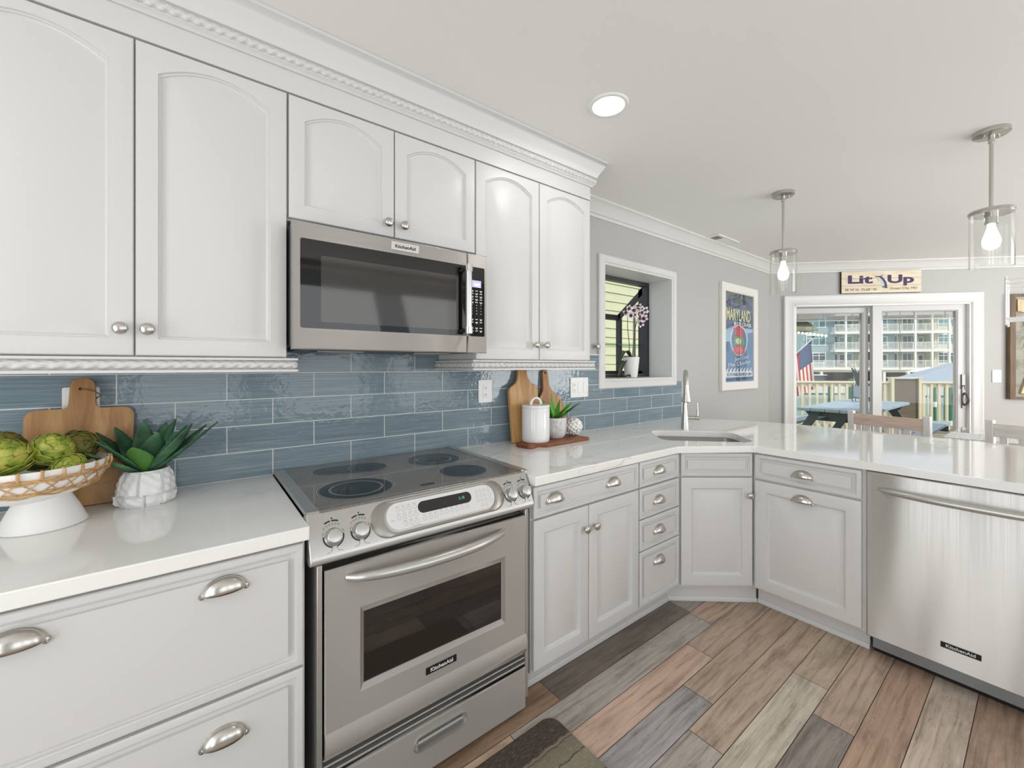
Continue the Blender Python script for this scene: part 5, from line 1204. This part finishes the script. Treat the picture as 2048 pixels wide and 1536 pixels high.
# water, dock posts, boats, far bank
wat = mat('canal_water', '#7f9a90', .12, spec=.6); tt = NT(wat); nq = noise(tt, coords(tt, (.6, 2, 1)), 3, 4, .6); bump(wat, tt, nq, .25, .05); tt.link(ramp(tt, nq, [(.35, '#6d877e'), (.65, '#a4b8ab')]), P(wat).inputs['Base Color'])
t = outside('canal', 'greenish canal water beyond the deck', 'water', 0, 0, -1.35); m = M(); m.box(-30, 80, 5.0, 56, -.3, 0); m.build('surface', wat, t, smooth=0)
grn = mat('green_piling', '#3f7a57', .6)
for (px, t_, top, w_, lb) in ((1662, 7.5, .86, .07, 'green dock post left of the snake plant, seen through the left railing'), (1702, 9, .90, .07, 'green dock post just left of the snake plant, behind the railing'), (1897, 7.0, .80, .085, 'green dock post behind the right railing near the door handle'), (1868, 13, .86, .07, 'dark green dock post behind the middle of the right railing')):
    r_ = (px-CXP)/FPX; A_ = YAW; dx, dy = sin(A_)*r_+cos(A_), -cos(A_)*r_+sin(A_); k_ = (t_/sqrt(.5)+P0.x+1.85)/(dx+dy); x, y = dx*k_, -1.85+dy*k_
    t = thing('dock_post', lb, 'post', (x, y, -1.6)); m = M(); m.lathe([(0, 0), (w_, 0), (w_, 1.6+top), (w_*.6, 1.62+top), (0, 1.64+top)], 14, caps=False); m.build('pile', grn, t)
    m = M(); m.lathe([(w_*1.12, 1.35), (w_*1.12, 1.55)], 14); m.build('band', plain, t)
def boat(label, s, t_, L_, col_):
    t = outside('boat', label, 'boat', s, t_, -1.35); m = M(); LL = []
    for i in range(13):
        u = i/12; w_ = .9*(1-max(0, u-.45)**2*3.2); h_ = .75+.25*u; x = L_*(u-.5); LL.append([(x, -w_, h_), (x, -w_*.8, .1), (x, 0, -.15), (x, w_*.8, .1), (x, w_, h_)])
    m.loops(LL, True, True, True); m.build('hull', [mat('hull_'+col_[1:], col_, .25)], t, smooth=50)
    m = M(); m.prism([(-.7, .95), (.5, 1.0), (.25, 1.75), (-.55, 1.75)], -.6, .6, 'y'); m.build('cabin', mat('boat_glass', '#4a565c', .1), t, smooth=0)
    m = M(); m.box(-1.2, .5, -.75, .75, 1.76, 1.83); m.build('hardtop', plain, t, smooth=0)
boat('white boat moored on the canal, seen through the left railing', 21.5, 38, 7, '#e7e6e0'); boat('white boat moored on the canal, seen through the right railing', 31.5, 36, 8, '#dfe2e2')
t = outside('far_bank', 'paved bank below the apartment building', 'ground', 0, 56, -1.6); m = M(); m.box(-30, 90, 0, 40, 0, .55); m.build('paving', mat('paving', '#b9b4a4', .8), t, smooth=0)

# ------------------------------------------------------------------ apartment building
BT = 65.0; FH = 2.68; Z0 = 1.03
t = outside('apartment_building', 'four storey pale apartment building with white balconies across the canal', 'building', 0, BT, -1.05)
zb = lambda z: z+1.05
sidb = grain('blue_grey_siding', '#8fa4a8', '#a6b8ba', (1, 1, 6), .7); sidc = grain('cream_siding', '#cfccb4', '#dedbc6', (1, 1, 6), .7); sidw = mat('white_siding', '#e3e4dc', .7); sids = grain('sage_siding', '#a9b2a4', '#bcc3b4', (1, 1, 6), .7)
trb = mat('white_building_trim', '#efeee6', .6); winm = mat('window_blue_glass', '#6f979c', .08, spec=.7); wind = mat('window_dark_glass', '#3f5558', .08, spec=.7)
for s0, s1, dt, mt_ in ((24, 38.3, -1.2, sidb), (38.3, 43.9, .6, sids), (43.9, 47.0, -.4, sidb), (47.0, 52.2, .6, sids), (51.9, 55.6, -1.0, sidc), (55.6, 66, -.6, sidw)):
    m = M(); m.box(s0, s1, dt, 8, zb(.95), zb(13)); m.build('wall', mt_, t, smooth=0)
m = M(); m.box(23, 67, -2.0, 8.5, zb(13), zb(13.5)); m.build('roof', mat('roof_grey', '#8b8f90', .8), t, smooth=0)
m = M(); m.box(24, 66, 3.5, 8, zb(-1.05), zb(.95)); m.build('garage_wall', mat('garage_dark', '#4b463e', .9), t, smooth=0)
m = M(); m.box(24, 66, -2.2, 3.5, zb(.35), zb(.95)); m.build('podium_beam', mat('podium_beige', '#c9c6b2', .7), t, smooth=0)
for s_ in (30.5, 35.9, 40.6, 44.4, 47.6, 50.5, 54.5, 58.5): m = M(); m.box(s_-.16, s_+.16, -2.2, -1.85, zb(-1.05), zb(.36)); m.build('garage_column', trb, t, smooth=0)
for s_, w_ in ((33.5, 2.2), (38.8, 1.0), (41.5, 1.6), (46.5, 2.2), (49.5, 1.6), (53, 1.8)): m = M(); m.box(s_-w_/2, s_+w_/2, 3.3, 3.5, zb(-1.0), zb(.2)); m.build('garage_bay', mat('bay_'+str(int(s_)), random.choice(['#6d675b', '#57514a', '#8a8272']), .8), t, smooth=0)
railg = glass('rail_glass', (.80, .86, .84), .6)
for bi, (s0, s1) in enumerate(((37.6, 46.2), (46.4, 53.0))):
    for fl_ in range(4):
        z = Z0+FH*fl_
        a, b_ = (s0, s1)
        if fl_ == 0 and bi == 0: a = 26
        m = M(); m.box(a, b_, -2.4, .6, zb(z-.34), zb(z)); sl = m.build('balcony_slab', trb, t, smooth=0)
        m = M(); m.box(a, b_, -2.36, -2.30, zb(z+1.0), zb(z+1.07)); m.box(a, b_, -2.36, -2.30, zb(z+.06), zb(z+.12))
        n = int((b_-a)/1.35)
        for k in range(n+1): x = a+.03+(b_-a-.06)*k/n; m.box(x-.035, x+.035, -2.36, -2.29, zb(z), zb(z+1.05))
        rl = m.build('railing', trb, t, smooth=0)
        m = M(); nn2 = int((b_-a)/.12)
        for k in range(nn2): x = a+(b_-a)*(k+.5)/nn2; m.box(x-.014, x+.014, -2.35, -2.32, zb(z+.1), zb(z+1.0))
        m.build('railing_bars', trb, rl, smooth=0)
    for x in ((39.1, 41.45, 43.9) if bi == 0 else (48.35, 50.55, 52.75)): m = M(); m.box(x-.12, x+.12, -2.42, -2.18, zb(Z0-.35), zb(13)); m.build('column', trb, t, smooth=0)
def bwin(s_, z, w_, h_, dt, mt_, mull=1, trans=True):
    m = M(); f = .10; y = dt-.08
    m.box(s_-w_/2-f, s_+w_/2+f, y, dt, z-f, z+h_+f); o = m.build('window', trb, t, smooth=0)
    m = M(); pw = w_/mull
    for k in range(mull):
        a = s_-w_/2+pw*k+.05; b_ = a+pw-.1
        if trans: m.box(a, b_, y-.02, y, z+.04, z+h_*.70); m.box(a, b_, y-.02, y, z+h_*.76, z+h_-.04)
        else: m.box(a, b_, y-.02, y, z+.04, z+h_-.04)
    m.build('panes', mt_, o, smooth=0)
for fl_ in range(4):
    z = zb(Z0+FH*fl_); dk_ = wind if fl_ == 0 else winm
    bwin(35.6, z+.75, 2.6, 1.45, -1.2, dk_, 3); bwin(31.0, z+.75, 2.2, 1.45, -1.2, dk_, 2)
    bwin(39.0, z+.05, 1.3, 2.1, .6, wind if fl_ < 2 else winm, 2, False); bwin(40.3, z+.6, .7, 1.4, .6, dk_, 1, False); bwin(41.3, z+.05, .9, 2.1, .6, winm, 1, False); bwin(43.2, z+.75, .9, 1.1, .6, dk_, 1, False)
    bwin(45.4, z+.75, 1.0, 1.2, -.4, dk_, 1, False); bwin(47.6, z+.05, .8, 2.1, .6, dk_, 1, False)
    bwin(49.7, z+.05, 1.9, 2.1, .6, wind, 3, False); bwin(51.2, z+.5, .6, 1.4, .6, dk_, 1, False)
    bwin(53.4, z+.70, 2.1, 1.5, -1.0, dk_, 3); bwin(57.5, z+.75, 2.0, 1.4, -.6, dk_, 2)
wch = mat('white_chair_paint', '#f4f3ee', .5)
def bchair(s_, fl_, lb):
    q = outside('balcony_chair', lb, 'chair', s_, BT-1.5, Z0+FH*fl_, 'white chairs on the far balconies'); m = M(); m.prism([(-.35, .35), (.35, .28), (.35, .34), (-.30, .42), (-.62, 1.05), (-.70, 1.02)], -.3, .3, 'y'); m.build('seat_and_back', wch, q, smooth=0)
    for sx_ in (-1, 1): m = M(); m.box(-.45, .35, sx_*.32-.03, sx_*.32+.03, .5, .55); m.box(.28, .35, sx_*.32-.03, sx_*.32+.03, 0, .5); m.box(-.4, -.33, sx_*.32-.03, sx_*.32+.03, 0, .5); m.build('arm', wch, q, smooth=0)
for s_, fl_ in ((40.0, 2), (40.9, 2), (49.5, 1), (50.2, 1), (51.5, 1), (40.6, 0)):
    bchair(s_, fl_, 'white slanted chair on a far balcony, its back to the left')
for _o in (_kobj, _cobj): bpy.data.objects.remove(_o, do_unlink=True)
